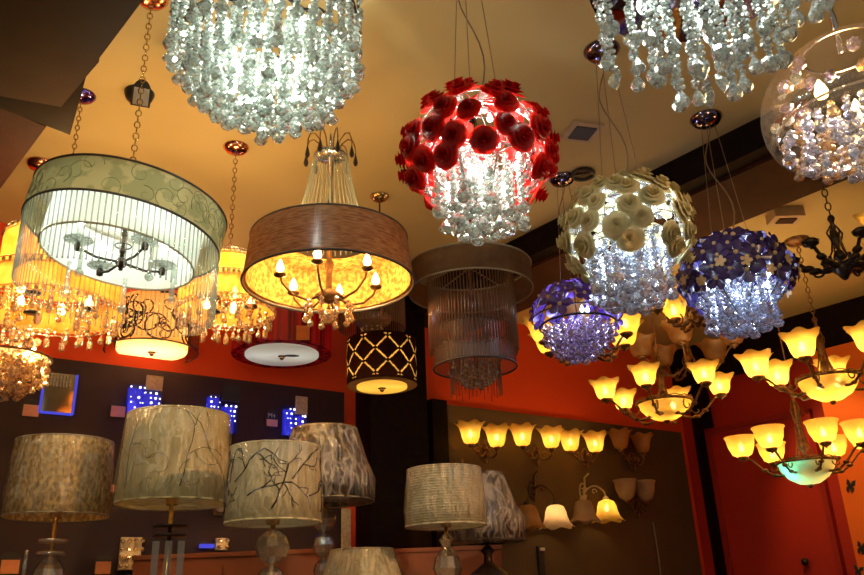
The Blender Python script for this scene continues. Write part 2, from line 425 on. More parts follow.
# ============================================================ the room
W0 = on_z(530, 326, CEIL); W1 = on_z(0, 222, CEIL); W2 = on_z(672, 353.5, CEIL)
WD = (W2-W1); WD.z = 0; WD.normalize()                 # direction of the back wall, to the right
WN = Vector((WD.y, -WD.x, 0))                          # its normal, into the room
if WN.y > 0: WN = -WN
W0 = W2.copy()
CORNER = W2.copy(); CORNER.z = 0
RE = on_z(864, 298, CEIL); RD = RE-W2; RD.z = 0; RD.normalize()    # right wall, from the corner towards us
RN = Vector((RD.y, -RD.x, 0))
if RN.x > 0: RN = -RN
RZ = math.atan2(WD.y, WD.x)
def on_wall(px, py, off=0): return on_plane(px, py, W0+WN*off, WN)
def on_right(px, py, off=0): return on_plane(px, py, CORNER+RN*off, RN)
def quadbox(p, d, z0, z1, u0, u1, nrm, off0, off1):
    """box along direction d from p, between distances u0..u1, offset along nrm"""
    b = MB(); b.prism([(p+d*u0+nrm*off0).xy, (p+d*u1+nrm*off0).xy, (p+d*u1+nrm*off1).xy, (p+d*u0+nrm*off1).xy], z0, z1); return b
A = CORNER-WD*9.5; B = CORNER+RD*6.5
b = MB(); b.prism([A.xy, CORNER.xy, B.xy, (B-Vector((0, 4, 0))).xy, (A.x, B.y-4)], -0.1, 0); struct('floor', b, 'floor_tile')
b = MB(); b.prism([A.xy, CORNER.xy, B.xy, (B-Vector((0, 4, 0))).xy, (A.x, B.y-4)], CEIL, CEIL+.15); struct('ceiling', b, 'ceiling')
struct('wall_back', quadbox(CORNER, -WD, 0, CEIL, -.1, 9.5, WN, -.12, 0), 'red_wall')
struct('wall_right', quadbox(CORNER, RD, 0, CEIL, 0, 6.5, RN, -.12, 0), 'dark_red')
# dark display panels on the back wall
def uw(px, py, off=0): return (on_wall(px, py, off)-CORNER).dot(WD)
def wallpanel(name, px0, px1, pyref, ztop, m, th=.03, z0=0.1):
    return struct(name, quadbox(CORNER, WD, z0, ztop, uw(px0, pyref), uw(px1, pyref), WN, 0, th), m)
ZP = on_wall(340, 392, .03).z; ZP2 = on_wall(560, 418, .03).z
o = wallpanel('trim_1', -420, 342, 400, ZP, 'panel_plum')
o = wallpanel('trim_2', 443, 678, 432, ZP2, 'panel_olive')
# black pillar between the panels and black post in the corner
struct('trim_3', quadbox(CORNER, WD, 0, CEIL, uw(371, 430, .2), uw(428, 430, .2), WN, 0, .2), 'black_beam')
struct('trim_4', quadbox(CORNER, WD, 0, ZP2+.02, uw(428, 430), uw(443, 430), WN, 0, .06), 'black_beam')
pl = on_wall(683, 409, 0); pr = on_right(711, 409, 0)
b = MB(); b.prism([pl.xy, (CORNER-WN*0.02).xy, pr.xy, (pr+RN*.03).xy, (CORNER+WN*.16-WD*.02).xy, (pl+WN*.03).xy], 0, CEIL); struct('trim_5', b, 'black_beam')
# dark band on top of the right wall
zb = on_right(745, 371, .06).z
struct('trim_6', quadbox(CORNER, RD, zb, CEIL, 0, 6.5, RN, 0, .06), 'black_beam')
# ceiling beam across the shop
p1 = on_z(627, 183, CEIL); p2 = on_z(767, 113, CEIL)
zbm = zat(p2.x, p2.y, 146); q1 = on_z(692, 242, zbm); q2 = on_z(864, 173, zbm)
d = (p2-p1); d.z = 0; d.normalize(); nn = Vector((-d.y, d.x, 0)); nn = nn if nn.y > 0 else -nn
wd = ((q1-p1).dot(nn)+(q2-p1).dot(nn))/2
sA = -((p1-CORNER).dot(WN))/d.dot(WN)
b = MB(); b.prism([(p1+d*sA).xy, (p1+d*5).xy, (p1+d*5+nn*wd).xy, (p1+d*sA+nn*wd).xy], zbm+.02, CEIL)
struct('trim_7', b, 'black_beam')
b = MB(); b.prism([(p1+d*sA+nn*.1).xy, (p1+d*5+nn*.1).xy, (p1+d*5+nn*(wd)).xy, (p1+d*sA+nn*(wd)).xy], zbm, zbm+.02)
struct('trim_8', b, 'brown_underside')
# soffits over the left of the shop
def slab(name, pix, z, ztop, m):
    b = MB(); b.prism([on_z(x, y, z).xy for x, y in pix], z, ztop); return struct(name, b, m)
slab('trim_9', [(250, -142), (98, 60), (99, 62), (86, 77), (61, 107), (0, 96), (-200, 60), (-200, -142)], 3.0, CEIL, 'soffit')
slab('trim_10', [(86, 77), (70, 135), (0, 108), (-160, 60), (-200, 60), (0, 96), (61, 107)], 3.02, CEIL, 'black_beam')
slab('trim_11', [(46, 127), (0, 189), (-60, 268), (-260, 190), (-200, 20)], 3.1, CEIL, 'brown_underside')
# door in the right wall and lit orange pillar
ud = [(on_right(x, y)-CORNER).dot(RD) for x, y in ((713, 434), (826, 500))]
zd = on_right(713, 434).z
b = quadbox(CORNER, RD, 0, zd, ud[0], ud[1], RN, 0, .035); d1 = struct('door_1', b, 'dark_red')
b = MB()
for u0, u1, z0, z1 in ((ud[0]-.04, ud[0], 0, zd+.04), (ud[1], ud[1]+.04, 0, zd+.04), (ud[0]-.04, ud[1]+.04, zd, zd+.04)):
    b.prism([(CORNER+RD*u0).xy, (CORNER+RD*u1).xy, (CORNER+RD*u1+RN*.06).xy, (CORNER+RD*u0+RN*.06).xy], z0, z1)
inst('door_frame', b.mesh('door_frame', mat('frame_red', (0.30, 0.012, 0.005), .5)), d1)
k = on_right(805, 562, .07); b = MB(); b.ball(k, .03, 12); b.tube([k, k-RN*.05], .012, 8)
k = on_right(831, 563, .07)
inst('door_handle', MB().ball(on_right(805, 562, .075), .028, 12).mesh('door_handle', 'black_metal'), d1)
e0 = on_right(834, 459, .12); eu = (e0-CORNER).dot(RD)
zt = CEIL
struct('trim_12', quadbox(CORNER, RD, 0, zb, eu, eu+3, RN, .0, .12), 'orange_wall')
# smoke vents and the small things on the ceiling
def ceil_thing(name, label, cat, px, py): 
    p = on_z(px, py, CEIL); return thing(name, label, cat, p, face_rz(p.x, p.y)+.5)
t = ceil_thing('ceiling_vent', 'small square dark vent in the brown ceiling beside the red rose pendant', 'vent', 582, 130)
b = MB(); b.box((0, 0, -.008), (.15, .15, .016)); inst('frame', b.mesh('frame', 'fixture_grey'), t)
b = MB(); b.box((0, 0, -.019), (.10, .10, .006)); inst('grille', b.mesh('grille', 'vent_grey'), t)
t = ceil_thing('emergency_light', 'small box shaped light fixture on the orange ceiling above the violet pendant', 'ceiling light', 784, 211)
b = MB(); b.box((0, 0, -.03), (.17, .12, .06)); inst('housing', b.mesh('housing', 'fixture_grey'), t)
b = MB(); b.box((0, 0, -.063), (.10, .06, .008)); inst('lens', b.mesh('lens', 'brown_underside'), t)

# spot without a fixture, added to brighten the orange pillar
e1 = on_right(850, 480, .12); sp_ = e1+RN*.9; spot(sp_.x, sp_.y, 3.4, e1.x, e1.y, e1.z, 55, 50, (1, .62, .25))
t = thing('hanging_cord', 'thin pale cord hanging down on the olive panel right of the unlit cup lamp', 'cord', on_wall(653, 522, .04), RZ)
v_ = on_wall(658, 600, .04)-on_wall(653, 522, .04)
inst('cord', MB().tube([(0, 0, 0), (.01, 0, v_.z*.5), (.0, 0, v_.z)], .006, 6).mesh('cord', 'hem_tan'), t)
# ============================================================ hanging fixtures
def wires_to_ceiling(root, z_top_local, r_low, zroot, n=3, r_up=0.03, cord=True, m='wire', rr=0.0014, sag=0.05):
    """thin steel wires from the lamp up to its canopy, with a slack electric cord"""
    zc = (CEIL-zroot)/K-0.03
    for i in range(n):
        a = 2*PI*i/n+.4
        b = MB(); b.tube([(r_low*math.cos(a), r_low*math.sin(a), z_top_local), (r_up*math.cos(a), r_up*math.sin(a), zc)], rr, 5)
        inst('suspension_wire', b.mesh('suspension_wire', m), root)
    if cord:
        L = zc-z_top_local; pts = []
        for i in range(15):
            t = i/14; u = math.sin(PI*t)
            pts.append((sag*u*math.sin(5*t+1)+.01, sag*.4*u*math.cos(6*t), z_top_local+L*t))
        inst('power_cord', MB().tube(pts, rr*1.9, 5).mesh('power_cord', m), root)
def strand_mesh(name, n, r, sp, pend, pr, ph, m='crystal', double=False):
    b = MB(); z = 0
    for i in range(n):
        z -= sp
        T = Matrix.Rotation(random.uniform(0, PI), 3, 'Z')
        if double:
            a = i*.9; b.gem((r*.7*math.cos(a), r*.7*math.sin(a), z), r*.8, r*1.5, 6, T)
            b.gem((-r*.7*math.cos(a), -r*.7*math.sin(a), z+sp*.5), r*.8, r*1.5, 6, T)
        else: b.gem((0, 0, z), r, r*1.7, 6, T)
    z -= r*.6
    if pend == 'drop': b.drop((0, 0, z), pr, ph)
    elif pend == 'heart': b.heart((0, 0, z-pr*.9), pr, Matrix.Rotation(random.uniform(-.6, .6), 3, 'Z'))
    elif pend == 'ball': b.gem((0, 0, z-pr), pr, pr*1.9, 8)
    elif pend == 'prism': b.lathe([(pr*.2, 0), (pr, -ph*.12), (pr*.9, -ph*.85), (pr*.1, -ph)], 6, (0, 0, z), smooth=False)
    return b.mesh(name, m), -z+(ph if pend in ('drop', 'prism') else 2*pr)

# ---- large crystal ball chandelier, top left
p, rz = axis(267, 47, 2.3); R = .272
root = thing('crystal_chandelier', 'large dome chandelier of dense clear cut crystals on a wavy dark frame, lit cool white', 'chandelier', p, rz)
for (Rr, z, wn) in ((.262, .075, 9), (.19, .03, 7), (.262, .16, 9)):
    b = MB(); b.ring(Rr, .0045, z, 90, 6, wav=.022, wn=wn)
    inst('wavy_frame_ring', b.mesh('wavy_frame_ring', 'black_metal'), root)
b = MB()
for i in range(9):
    a = 2*PI*i/9
    b.tube([(.02*math.cos(a), .02*math.sin(a), .24), (.15*math.cos(a), .15*math.sin(a), .23), (.262*math.cos(a), .262*math.sin(a), .16), (.262*math.cos(a), .262*math.sin(a), .075), (.19*math.cos(a), .19*math.sin(a), .03)], .004, 5)
b.tube([(0, 0, .2), (0, 0, .30)], .02, 10)
inst('frame', b.mesh('frame', 'black_metal'), root)
cnt = 0
meshes = {}
def strand_cached(n, kind, r=.0105, sp=.0175, pr=.019, ph=.045, m='crystal', var=0, double=False):
    k = (n, kind, r, sp, pr, ph, m, var, double)
    if k not in meshes: meshes[k] = strand_mesh('crystal_strand', n, r, sp, kind, pr, ph, m, double)
    return meshes[k]
stuff = []
for ringi, (Rr, nn_, ztop) in enumerate(((.262, 34, .085), (.245, 24, .15), (.212, 27, .03), (.165, 20, .03), (.115, 14, .03), (.065, 9, .02), (.02, 3, .0))):
    for i in range(nn_):
        a = 2*PI*(i+.37*ringi)/nn_
        zb_ = -R*math.sqrt(max(0.02, 1-(Rr/R)**2))*.86-.02+random.uniform(-.012, .008)
        if ringi == 1: ztop_, zb_ = .16, .03
        else: ztop_ = ztop
        L = ztop_-zb_-.05; n = max(1, round(L/.020))
        me, ln = strand_cached(n, 'drop' if (i+ringi) % 2 else 'ball', pr=.0205, ph=.048, var=i % 3, sp=.020, r=.012)
        if cnt < 100: inst('crystal_strand', me, root, (Rr*math.cos(a), Rr*math.sin(a), ztop_), a)
        else: stuff.append((me, (Rr*math.cos(a), Rr*math.sin(a), ztop_), a))
        cnt += 1
def join_stuff(root, lst, name):
    b = MB()
    for me, loc, a in lst:
        T = Matrix.Translation(loc) @ Matrix.Rotation(a, 4, 'Z')
        b.add([T @ v.co for v in me.vertices], [list(p_.vertices) for p_ in me.polygons])
    o = inst(name, b.mesh(name, lst[0][0].materials[0]), root); o['kind'] = 'stuff'; return o
join_stuff(root, stuff, 'inner_crystals')
bm_ = strand_mesh('crystal_swag', 0, .01, .01, 'ball', .013, .03)[0]
for i in range(18):
    a = 2*PI*i/18
    b = MB()
    for k in range(7):
        t = k/6; aa = a+t*2*PI/18
        b.gem((.268*math.cos(aa), .268*math.sin(aa), .16-.05*math.sin(PI*t)), .010, .018, 6)
    inst('crystal_swag', b.mesh('crystal_swag', 'crystal'), root)
for i in range(6):
    a = 2*PI*i/6+.3
    bulb(root, (.12*math.cos(a), .12*math.sin(a), -.03+.05*(i % 2)), 'bulb_white', 0, .016)
for i in range(8):
    a = 2*PI*i/8; rr = (.20, .10)[i % 2]; lamp(root, (rr*math.cos(a), rr*math.sin(a), (.04, -.10)[i % 2]), (.93, 1, .86), 2.9, .015)
inst('hanging_rod', chain_mb(MB(), .28, (CEIL-p.z)/K-.03).mesh('hanging_rod', 'brass'), root)
canopy(root, (CEIL-p.z)/K, .07, 'brass')

# ---- cream drum chandelier with glass rods
p, rz = axis(124, 239, 3.08, -2)
root = thing('drum_chandelier', 'wide cream brocade double drum chandelier with a curtain of clear glass rods', 'chandelier', p, rz)
R0 = .362; HD = .142; TILT = math.radians(8)
def scrollwork(b, R, z0, z1, n, seed, w=.0022, s0=.03, out=.002, ang=(0, 2*PI)):
    rnd = random.Random(seed)
    for i in range(n):
        th = rnd.uniform(*ang); z = rnd.uniform(z0+s0*.5, z1-s0*.5); sg = rnd.choice((-1, 1)); a0 = rnd.uniform(0, 2*PI); pts = []
        S = s0*rnd.uniform(.6, 1.1)
        for k in range(16):
            t = k/15; rr = S*(1-.85*t); a = a0+sg*t*3.6*PI/1.6
            zz = min(z1-.004, max(z0+.004, z+rr*math.sin(a)))
            tt = th+rr*math.cos(a)/R
            pts.append(((R+out)*math.cos(tt), (R+out)*math.sin(tt), zz))
        b.tube(pts, [w*(1-.6*k/15) for k in range(16)], 4)
b = MB(); b.lathe([(R0, 0), (R0, HD)], 72); b.cur = 1; scrollwork(b, R0, 0, HD, 64, 3, .0016, .05, .0005)
dr = inst('outer_drum_shade', b.mesh('outer_drum_shade', 'cream_brocade', mat_fabric('brocade_thread', (.30, .32, .17), (.36, .36, .2), .2)), root)
for z in (0, HD): inst('hem', MB().ring(R0, .0045, z, 72, 6).mesh('hem', 'hem'), dr)
Ri, zi0, zi1 = .282, -.085, HD-.03
b = MB(); N_ = 180
b.lathe([(Ri, zi0), (Ri, zi1)], N_, rmod=lambda t, th: 1+.008*math.sin(th*60), smooth=True)
ins = inst('inner_drum_shade', b.mesh('inner_drum_shade', 'white_pleat'), root)
inst('hem', MB().ring(Ri, .004, zi0, 72, 6).mesh('hem', 'hem_tan'), ins)
b = MB(); b.lathe([(.03, HD-.012), (R0-.002, HD-.01)], 48)
td = inst('top_diffuser', b.mesh('top_diffuser', 'white_pleat'), root)
for o in (dr, ins, td): o.rotation_euler = (0, TILT, 0)
def fringe(root, R, z0, L, n, m, r=.0035, sides=5, name='glass_rod', part=100, jit=0, tip=True, tilt=0):
    b = MB(); b.tube([(0, 0, 0), (0, 0, -L)], r, sides)
    if tip: b.ball((0, 0, -L), r*1.5, 6)
    me = b.mesh(name, m); lst = []
    step = n/min(n, part)
    chosen = set(int(k*step) for k in range(min(n, part)))
    for i in range(n):
        a = 2*PI*i/n; loc = (R*math.cos(a), R*math.sin(a), z0+random.uniform(-jit, jit)-tilt*R*math.cos(a))
        if i in chosen: inst(name, me, root, loc)
        else: lst.append((me, loc, 0))
    if lst: join_stuff(root, lst, name+'_curtain')
fringe(root, R0-.006, 0, .255, 110, 'glass_rod', .0027, tilt=math.tan(TILT))
# the bronze cross arms with lamp holders inside
b = MB(); b.ball((0, 0, -.10), .022, 12); b.tube([(0, 0, -.13), (0, 0, HD)], .008, 8); b.ball((0, 0, -.05), .014); b.ball((0, 0, .02), .014)
b.ring(.03, .003, -.03, 16, 4)
for i in range(4):
    a = PI/2*i+.45
    b.tube([(.02*math.cos(a), .02*math.sin(a), -.10), (.10*math.cos(a), .10*math.sin(a), -.105), (.165*math.cos(a), .165*math.sin(a), -.09)], .005, 6)
    b.lathe([(1e-4, -.105), (.012, -.1), (.014, -.08), (.006, -.07)], 10, (.17*math.cos(a), .17*math.sin(a), 0))
inst('cross_arm', b.mesh('cross_arm', 'dark_bronze'), root)
for i in range(4):
    a = PI/2*i+.45
    x, y = .17*math.cos(a), .17*math.sin(a)
    b = MB(); b.lathe([(.006, -.07), (.05, -.062), (.054, -.058), (.006, -.062)], 16, (x, y, 0)); inst('glass_bobeche', b.mesh('glass_bobeche', 'crystal'), root)
    b = MB(); b.tube([(x, y, -.07), (x, y, .0)], .011, 10); inst('candle_tube', b.mesh('candle_tube', 'white_pleat'), root)
    bulb(root, (x, y, .02), 'bulb_white', 3.4, .016)
for i in range(5):
    a = 2*PI*i/5+.2
    b = MB(); x, y = .2*math.cos(a), .2*math.sin(a)
    b.tube([(x, y, -.085), (x, y, -.20)], .009, 6); b.gem((x, y, -.215), .017, .03, 8)
    inst('glass_column', b.mesh('glass_column', 'glass_rod'), root)
b = MB(); chain_mb(b, HD, (CEIL-p.z)/K-.03, .034, .0026, w=.011)
inst('chain', b.mesh('chain', 'brass'), root); canopy(root, (CEIL-p.z)/K, .07, 'copper')
b = MB()
for s in (-1, 1): b.tube([(s*.2, 0, HD), (s*.2, 0, HD+.01), (0, 0, HD+.05)], .003, 5)
inst('spider_frame', b.mesh('spider_frame', 'brass'), root)
CREAM_AXIS = p.copy()

# ---- copper fabric drum chandelier with a glass crown
p, rz = axis(329, 284, 3.05); R0 = .325
root = thing('drum_chandelier', 'copper brown shimmering fabric drum chandelier under a crown of hooked arms and crystal strings', 'chandelier', p, rz)
ztop = (zat(p.x, p.y, 240)-p.z)/K
b = MB(); b.lathe([(R0, 0), (R0*.93, ztop)], 72); dr = inst('drum_shade', b.mesh('drum_shade', 'copper_fabric'), root)
inst('hem', MB().ring(R0, .0055, 0, 72, 6).mesh('hem', 'hem'), dr); inst('hem', MB().ring(R0*.93, .004, ztop, 72, 6).mesh('hem', 'hem'), dr)
b = MB(); b.lathe([(R0*.955, .01), (R0*.89, ztop-.01)], 72); b.lathe([(R0*.89, ztop-.01), (.17, ztop-.006)], 48); inst('gold_mesh_lining', b.mesh('gold_mesh_lining', 'gold_mesh'), root)
b = MB(); b.lathe([(1e-4, -.075), (.03, -.07), (.055, -.05), (.03, -.03), (.012, -.02), (.012, .05), (.02, .08), (.01, .1), (.01, ztop)], 20)
for i in range(6):
    a = PI/3*i+.3; c, s_ = math.cos(a), math.sin(a)
    b.tube([(r_*c, r_*s_, z) for r_, z in ((.03, -.05), (.08, -.075), (.14, -.06), (.18, -.02), (.19, .01))], .005, 6)
    b.lathe([(.004, .0), (.022, .008), (.024, .014)], 10, (.19*c, .19*s_, 0))
inst('lamp_arms', b.mesh('lamp_arms', 'bronze'), root)
for i in range(6):
    a = PI/3*i+.3; bulb(root, (.19*math.cos(a), .19*math.sin(a), .04), 'bulb_warm', 4.8, .015, col=(1, .60, .22))
lamp(root, (0, 0, ztop+.03), (1, .62, .25), 3.5, .04)  # bulbless light above the drum, added to warm the ceiling
me, _ = strand_cached(2, 'drop', pr=.013, ph=.045, m='crystal_amber')
for i in range(10):
    a = 2*PI*i/10; inst('crystal_drop', me, root, (.085*math.cos(a), .085*math.sin(a), -.07))
b = MB(); b.gem((0, 0, -.13), .032, .06, 10); b.tube([(0, 0, -.07), (0, 0, -.10)], .004); inst('crystal_ball_finial', b.mesh('crystal_ball_finial', 'crystal_amber'), root)
zd_ = (zat(p.x, p.y, 156)-p.z)/K
b = MB(); b.tube([(0, 0, ztop-.02), (0, 0, zd_)], .013, 12); b.tube([(0, 0, zd_), (0, 0, (CEIL-p.z)/K-.02)], .005, 8)
inst('hanging_rod', b.mesh('hanging_rod', 'chrome'), root)
b = MB(); b.lathe([(1e-4, -.012), (.05, -.012), (.07, 0), (.06, .012), (1e-4, .012)], 28); inst('crown_dish', b.mesh('crown_dish', 'chrome'), root, (0, 0, zd_))
for i in range(9):
    a = 2*PI*i/9+.1; c, s_ = math.cos(a), math.sin(a)
    b = MB(); b.tube([(r_*c, r_*s_, zd_+z) for r_, z in ((.03, .01), (.045, .06), (.07, .085), (.09, .08), (.10, .05), (.102, .025))], .0028, 5)
    b.cur = 1; b.drop((.102*c, .102*s_, zd_+.025), .010, .065, 6)
    inst('crown_hook', b.mesh('crown_hook', 'bronze', 'black_metal'), root)
for i in range(40):
    a = 2*PI*i/40; c, s_ = math.cos(a), math.sin(a)
    b = MB(); b.tube([(.065*c, .065*s_, zd_), (.10*c, .11*s_, zd_*.5+ztop*.5), (.15*c, .15*s_, ztop)], .0018, 4)
    inst('crystal_string', b.mesh('crystal_string', 'glass_rod'), root)
canopy(root, (CEIL-p.z)/K, .06, 'dark_chrome')

# ---- ball pendants made of flowers
def rose_mesh(name, r, m, seed=0, center=None):
    rnd = random.Random(seed); b = MB()
    for (np_, rr, h, curl) in ((6, 1.0, .14, .12), (5, .80, .42, .12), (5, .60, .62, .08), (4, .40, .76, 0), (3, .2, .80, 0)):
        off = rnd.uniform(0, 2)
        for i in range(np_):
            a = off+2*PI*i/np_; nu, nv = 5, 4; vs = []
            for u in range(nu):
                for v in range(nv):
                    uu = (u/(nu-1)-.5); t = v/(nv-1)
                    ang = a+uu*2*PI/np_*1.35
                    rad = r*rr*(.12+.88*t**.75)*(1-.5*uu*uu)
                    z = r*(h*math.sin(min(1, t*1.1)*PI*.5)+.02+.05*uu-curl*t**4)
                    vs.append((rad*math.cos(ang), rad*math.sin(ang), z))
            b.add(vs, [(u*nv+v, (u+1)*nv+v, (u+1)*nv+v+1, u*nv+v+1) for u in range(nu-1) for v in range(nv-1)], True)
    b.lathe([(1e-4, -.05*r), (r*.5, -.02*r), (r*.85, .03*r)], 12)
    return b.mesh(name, m)
def flower_mesh(name, r, m, np_=5, seed=0):
    rnd = random.Random(seed); b = MB()
    for i in range(np_):
        a = 2*PI*i/np_
        for sgn, z0 in ((1, 0), (-1, -.012*r)):
            vs = [(0, 0, .05*r*sgn+z0)]
            for k in range(9):
                t = k/8; ang = a+(t-.5)*2*PI/np_*.98; rad = r*(.35+.65*math.sin(PI*(.12+.76*t)))
                vs.append((rad*math.cos(ang), rad*math.sin(ang), r*.16*math.sin(PI*t)+z0))
            b.add(vs, [(0, k+1, k+2) for k in range(8)], False)
    b.cur = 1; b.ball((0, 0, r*.1), r*.17, 8)
    return b.mesh(name, m, 'petal_gold')
def align(n_):
    return Vector(n_).normalized().to_track_quat('Z', 'Y').to_matrix()
def fib(n, zmin=-1.0):
    out = []; i = 0; k = 0; N2 = int(n*2/(1-zmin))
    for i in range(N2):
        z = 1-2*(i+.5)/N2
        if z < zmin: break
        r = math.sqrt(1-z*z); a = i*2.399963
        out.append(Vector((r*math.cos(a), r*math.sin(a), z)))
    return out
def flower_ball(label, px, py, dep, R, fl_meshes, nfl, fscale, zmin, cm, lightcol, W, bk, wirem, can, leafm, drop_len, base_r, strands, canpx, flat=.92, loose=0.0, rnd_seed=1, leds=14):
    random.seed(rnd_seed)
    p, rz = axis(px, py, dep, canpx)
    root = thing('flower_pendant', label, 'pendant lamp', p, rz)
    b = MB()
    for k in range(5):
        a = PI*k/5; c, s_ = math.cos(a), math.sin(a)
        b.tube([(R*.96*math.sin(t)*c, R*.96*math.sin(t)*s_, R*.96*flat*math.cos(t)) for t in [2*PI*i/36 for i in range(36)]], .0022, 4, closed=True)
    for z in (.75, .35, 0, -.4):
        b.ring(R*.96*math.sqrt(1-z*z), .0022, R*.96*flat*z, 36, 4)
    inst('wire_frame', b.mesh('wire_frame', wirem), root)
    for i, q in enumerate(fib(nfl, zmin)):
        me = fl_meshes[i % len(fl_meshes)]
        jit = Vector((random.uniform(-.1, .1), random.uniform(-.1, .1), random.uniform(-.06, .06)))
        q2 = (q+jit).normalized()
        inst('flower', me, root, (q2.x*R, q2.y*R, q2.z*R*flat), align(q2+jit*2), fscale*random.uniform(.85, 1.12))
    # small crystals threaded between the flowers
    gm = MB().gem((0, 0, 0), .011, .017, 6).mesh('crystal_bead', cm)
    for i, q in enumerate(fib(90, -.9)):
        q2 = (q+Vector((.13*math.sin(i*7), .13*math.cos(i*5), 0))).normalized()
        inst('crystal_bead', gm, root, (q2.x*R*.93, q2.y*R*.93, q2.z*R*.93*flat), align(q2), random.uniform(.8, 1.5))
    zb0 = R*flat*-.18
    for i in range(strands):
        t = (i+.5)/strands; rr = base_r*math.sqrt(t); a = i*2.39996
        bot = -R*flat-drop_len*(1-.75*t)
        if bot > zb0-.05: bot = zb0-.05
        n = max(1, round((zb0-bot-.04)/.019))
        me, _ = strand_cached(n, ('drop', 'ball', 'drop')[i % 3], r=.0105, sp=.019, pr=.021, ph=.05, m=cm, var=i % 2)
        inst('crystal_strand', me, root, (rr*math.cos(a), rr*math.sin(a), zb0), a)
    b = MB(); b.ring(base_r, .003, zb0, 40, 5); b.ring(base_r*.6, .003, zb0, 30, 5)
    for k in range(4):
        a = PI/4*k; b.tube([(-base_r*math.cos(a), -base_r*math.sin(a), zb0), (base_r*math.cos(a), base_r*math.sin(a), zb0)], .002, 4)
    inst('strand_ring', b.mesh('strand_ring', wirem), root)
    for i, q in enumerate(fib(leds, -.5)):
        bulb(root, (q.x*R*.62, q.y*R*.62, q.z*R*.62), bk, 0, .009)
    lamp(root, (0, 0, R*.3), lightcol, W*.55, R*.25)
    for i in range(3):
        a = 2*PI*i/3+.5; lamp(root, (base_r*.62*math.cos(a), base_r*.62*math.sin(a), -R*.5), lightcol, W*.22, .012)
    # three wires run up to the canopy
    wires_to_ceiling(root, R*flat*.96, R*.4, p.z, m='wire')
    canopy(root, (CEIL-p.z)/K, .065, can)
    return root
RR = [rose_mesh('rose', .044, 'rose_red', s) for s in (1, 2)]
RI = [rose_mesh('rose', .043, 'rose_ivory', s) for s in (3, 4)]
FV = [flower_mesh('violet_flower', .046, 'petal_violet', 4, 5), flower_mesh('violet_flower', .05, 'petal_violet', 5, 6)]
FP = [flower_mesh('violet_flower', .052, 'petal_purple', 5, 7), flower_mesh('violet_flower', .04, 'petal_purple', 5, 8)]
flower_ball('ball pendant of deep red glass roses around bright white crystals', 478, 155, 2.32, .205, RR, 64, .95, -.58, 'crystal', (.94, 1, .88), 7.5, 'bulb_white', 'chrome', 'chrome', None, .06, .135, 30, None, .9)
flower_ball('ball pendant of ivory white roses with blue white crystals hanging below', 627, 234, 2.6, .192, RI, 62, 1.0, -.60, 'crystal_blue', (.62, .78, 1.0), 4.5, 'bulb_cold', 'chrome', 'dark_chrome', None, .08, .14, 34, 50, .92, rnd_seed=2)
rv = flower_ball('ball pendant of dark violet petals with little gold flowers, right of the ivory roses', 736, 277, 3.0, .198, FV, 84, 1.0, -.36, 'crystal_blue', (.58, .72, 1.0), 5, 'bulb_cold', 'black_metal', 'dark_chrome', None, .055, .14, 34, 118, .82, rnd_seed=3)
gfl = flower_mesh('gold_flower', .022, 'petal_gold', 5, 9)
for i in range(16):
    a = 2*PI*i/16+.2; z = (-.12, -.3, -.05)[i % 3]
    q = Vector((math.cos(a)*math.sqrt(1-z*z), math.sin(a)*math.sqrt(1-z*z), z)); inst('gold_flower', gfl, rv, (q.x*.218, q.y*.218, q.z*.218*.82), align(q))
# smaller purple one with an open ring
p, rz = axis(577, 318, 3.4, 178)
root = thing('flower_pendant', 'small pendant of purple petal flowers over an open dark ring filled with lilac crystals', 'pendant lamp', p, rz)
b = MB()
for k in range(6):
    a = PI*k/6; c, s_ = math.cos(a), math.sin(a)
    b.tube([(.19*math.sin(t)*c, .19*math.sin(t)*s_, .15*math.cos(t)) for t in [-PI/2+PI*i/20 for i in range(21)]], .0022, 4)
b.ring(.16, .005, -.035, 48, 6); b.ring(.19, .003, 0, 48, 6)
inst('wire_frame', b.mesh('wire_frame', 'black_metal'), root)
for i, q in enumerate(fib(30, .0)):
    jit = Vector((random.uniform(-.1, .1), random.uniform(-.1, .1), random.uniform(-.06, .06))); q2 = (q+jit).normalized()
    inst('flower', FP[i % 2], root, (q2.x*.195, q2.y*.195, q2.z*.155), align(q2), random.uniform(.8, 1.1))
for i in range(70):
    t = (i+.5)/70; rr = .155*math.sqrt(t); a = i*2.39996; n = max(1, round((.11*(1-t)+.03)/.02))
    me, _ = strand_cached(n, ('drop', 'ball')[i % 2], r=.010, sp=.02, pr=.013, ph=.03, m='crystal_lilac')
    inst('crystal_strand', me, root, (rr*math.cos(a), rr*math.sin(a), -.03), a)
lamp(root, (0, 0, .03), (.6, .6, 1), 3.2, .06)
for i in range(8): bulb(root, (.09*math.cos(i), .09*math.sin(i*1.7), .06), 'bulb_cold', 0, .009)
wires_to_ceiling(root, .15, .07, p.z); canopy(root, (CEIL-p.z)/K, .06, 'dark_chrome')

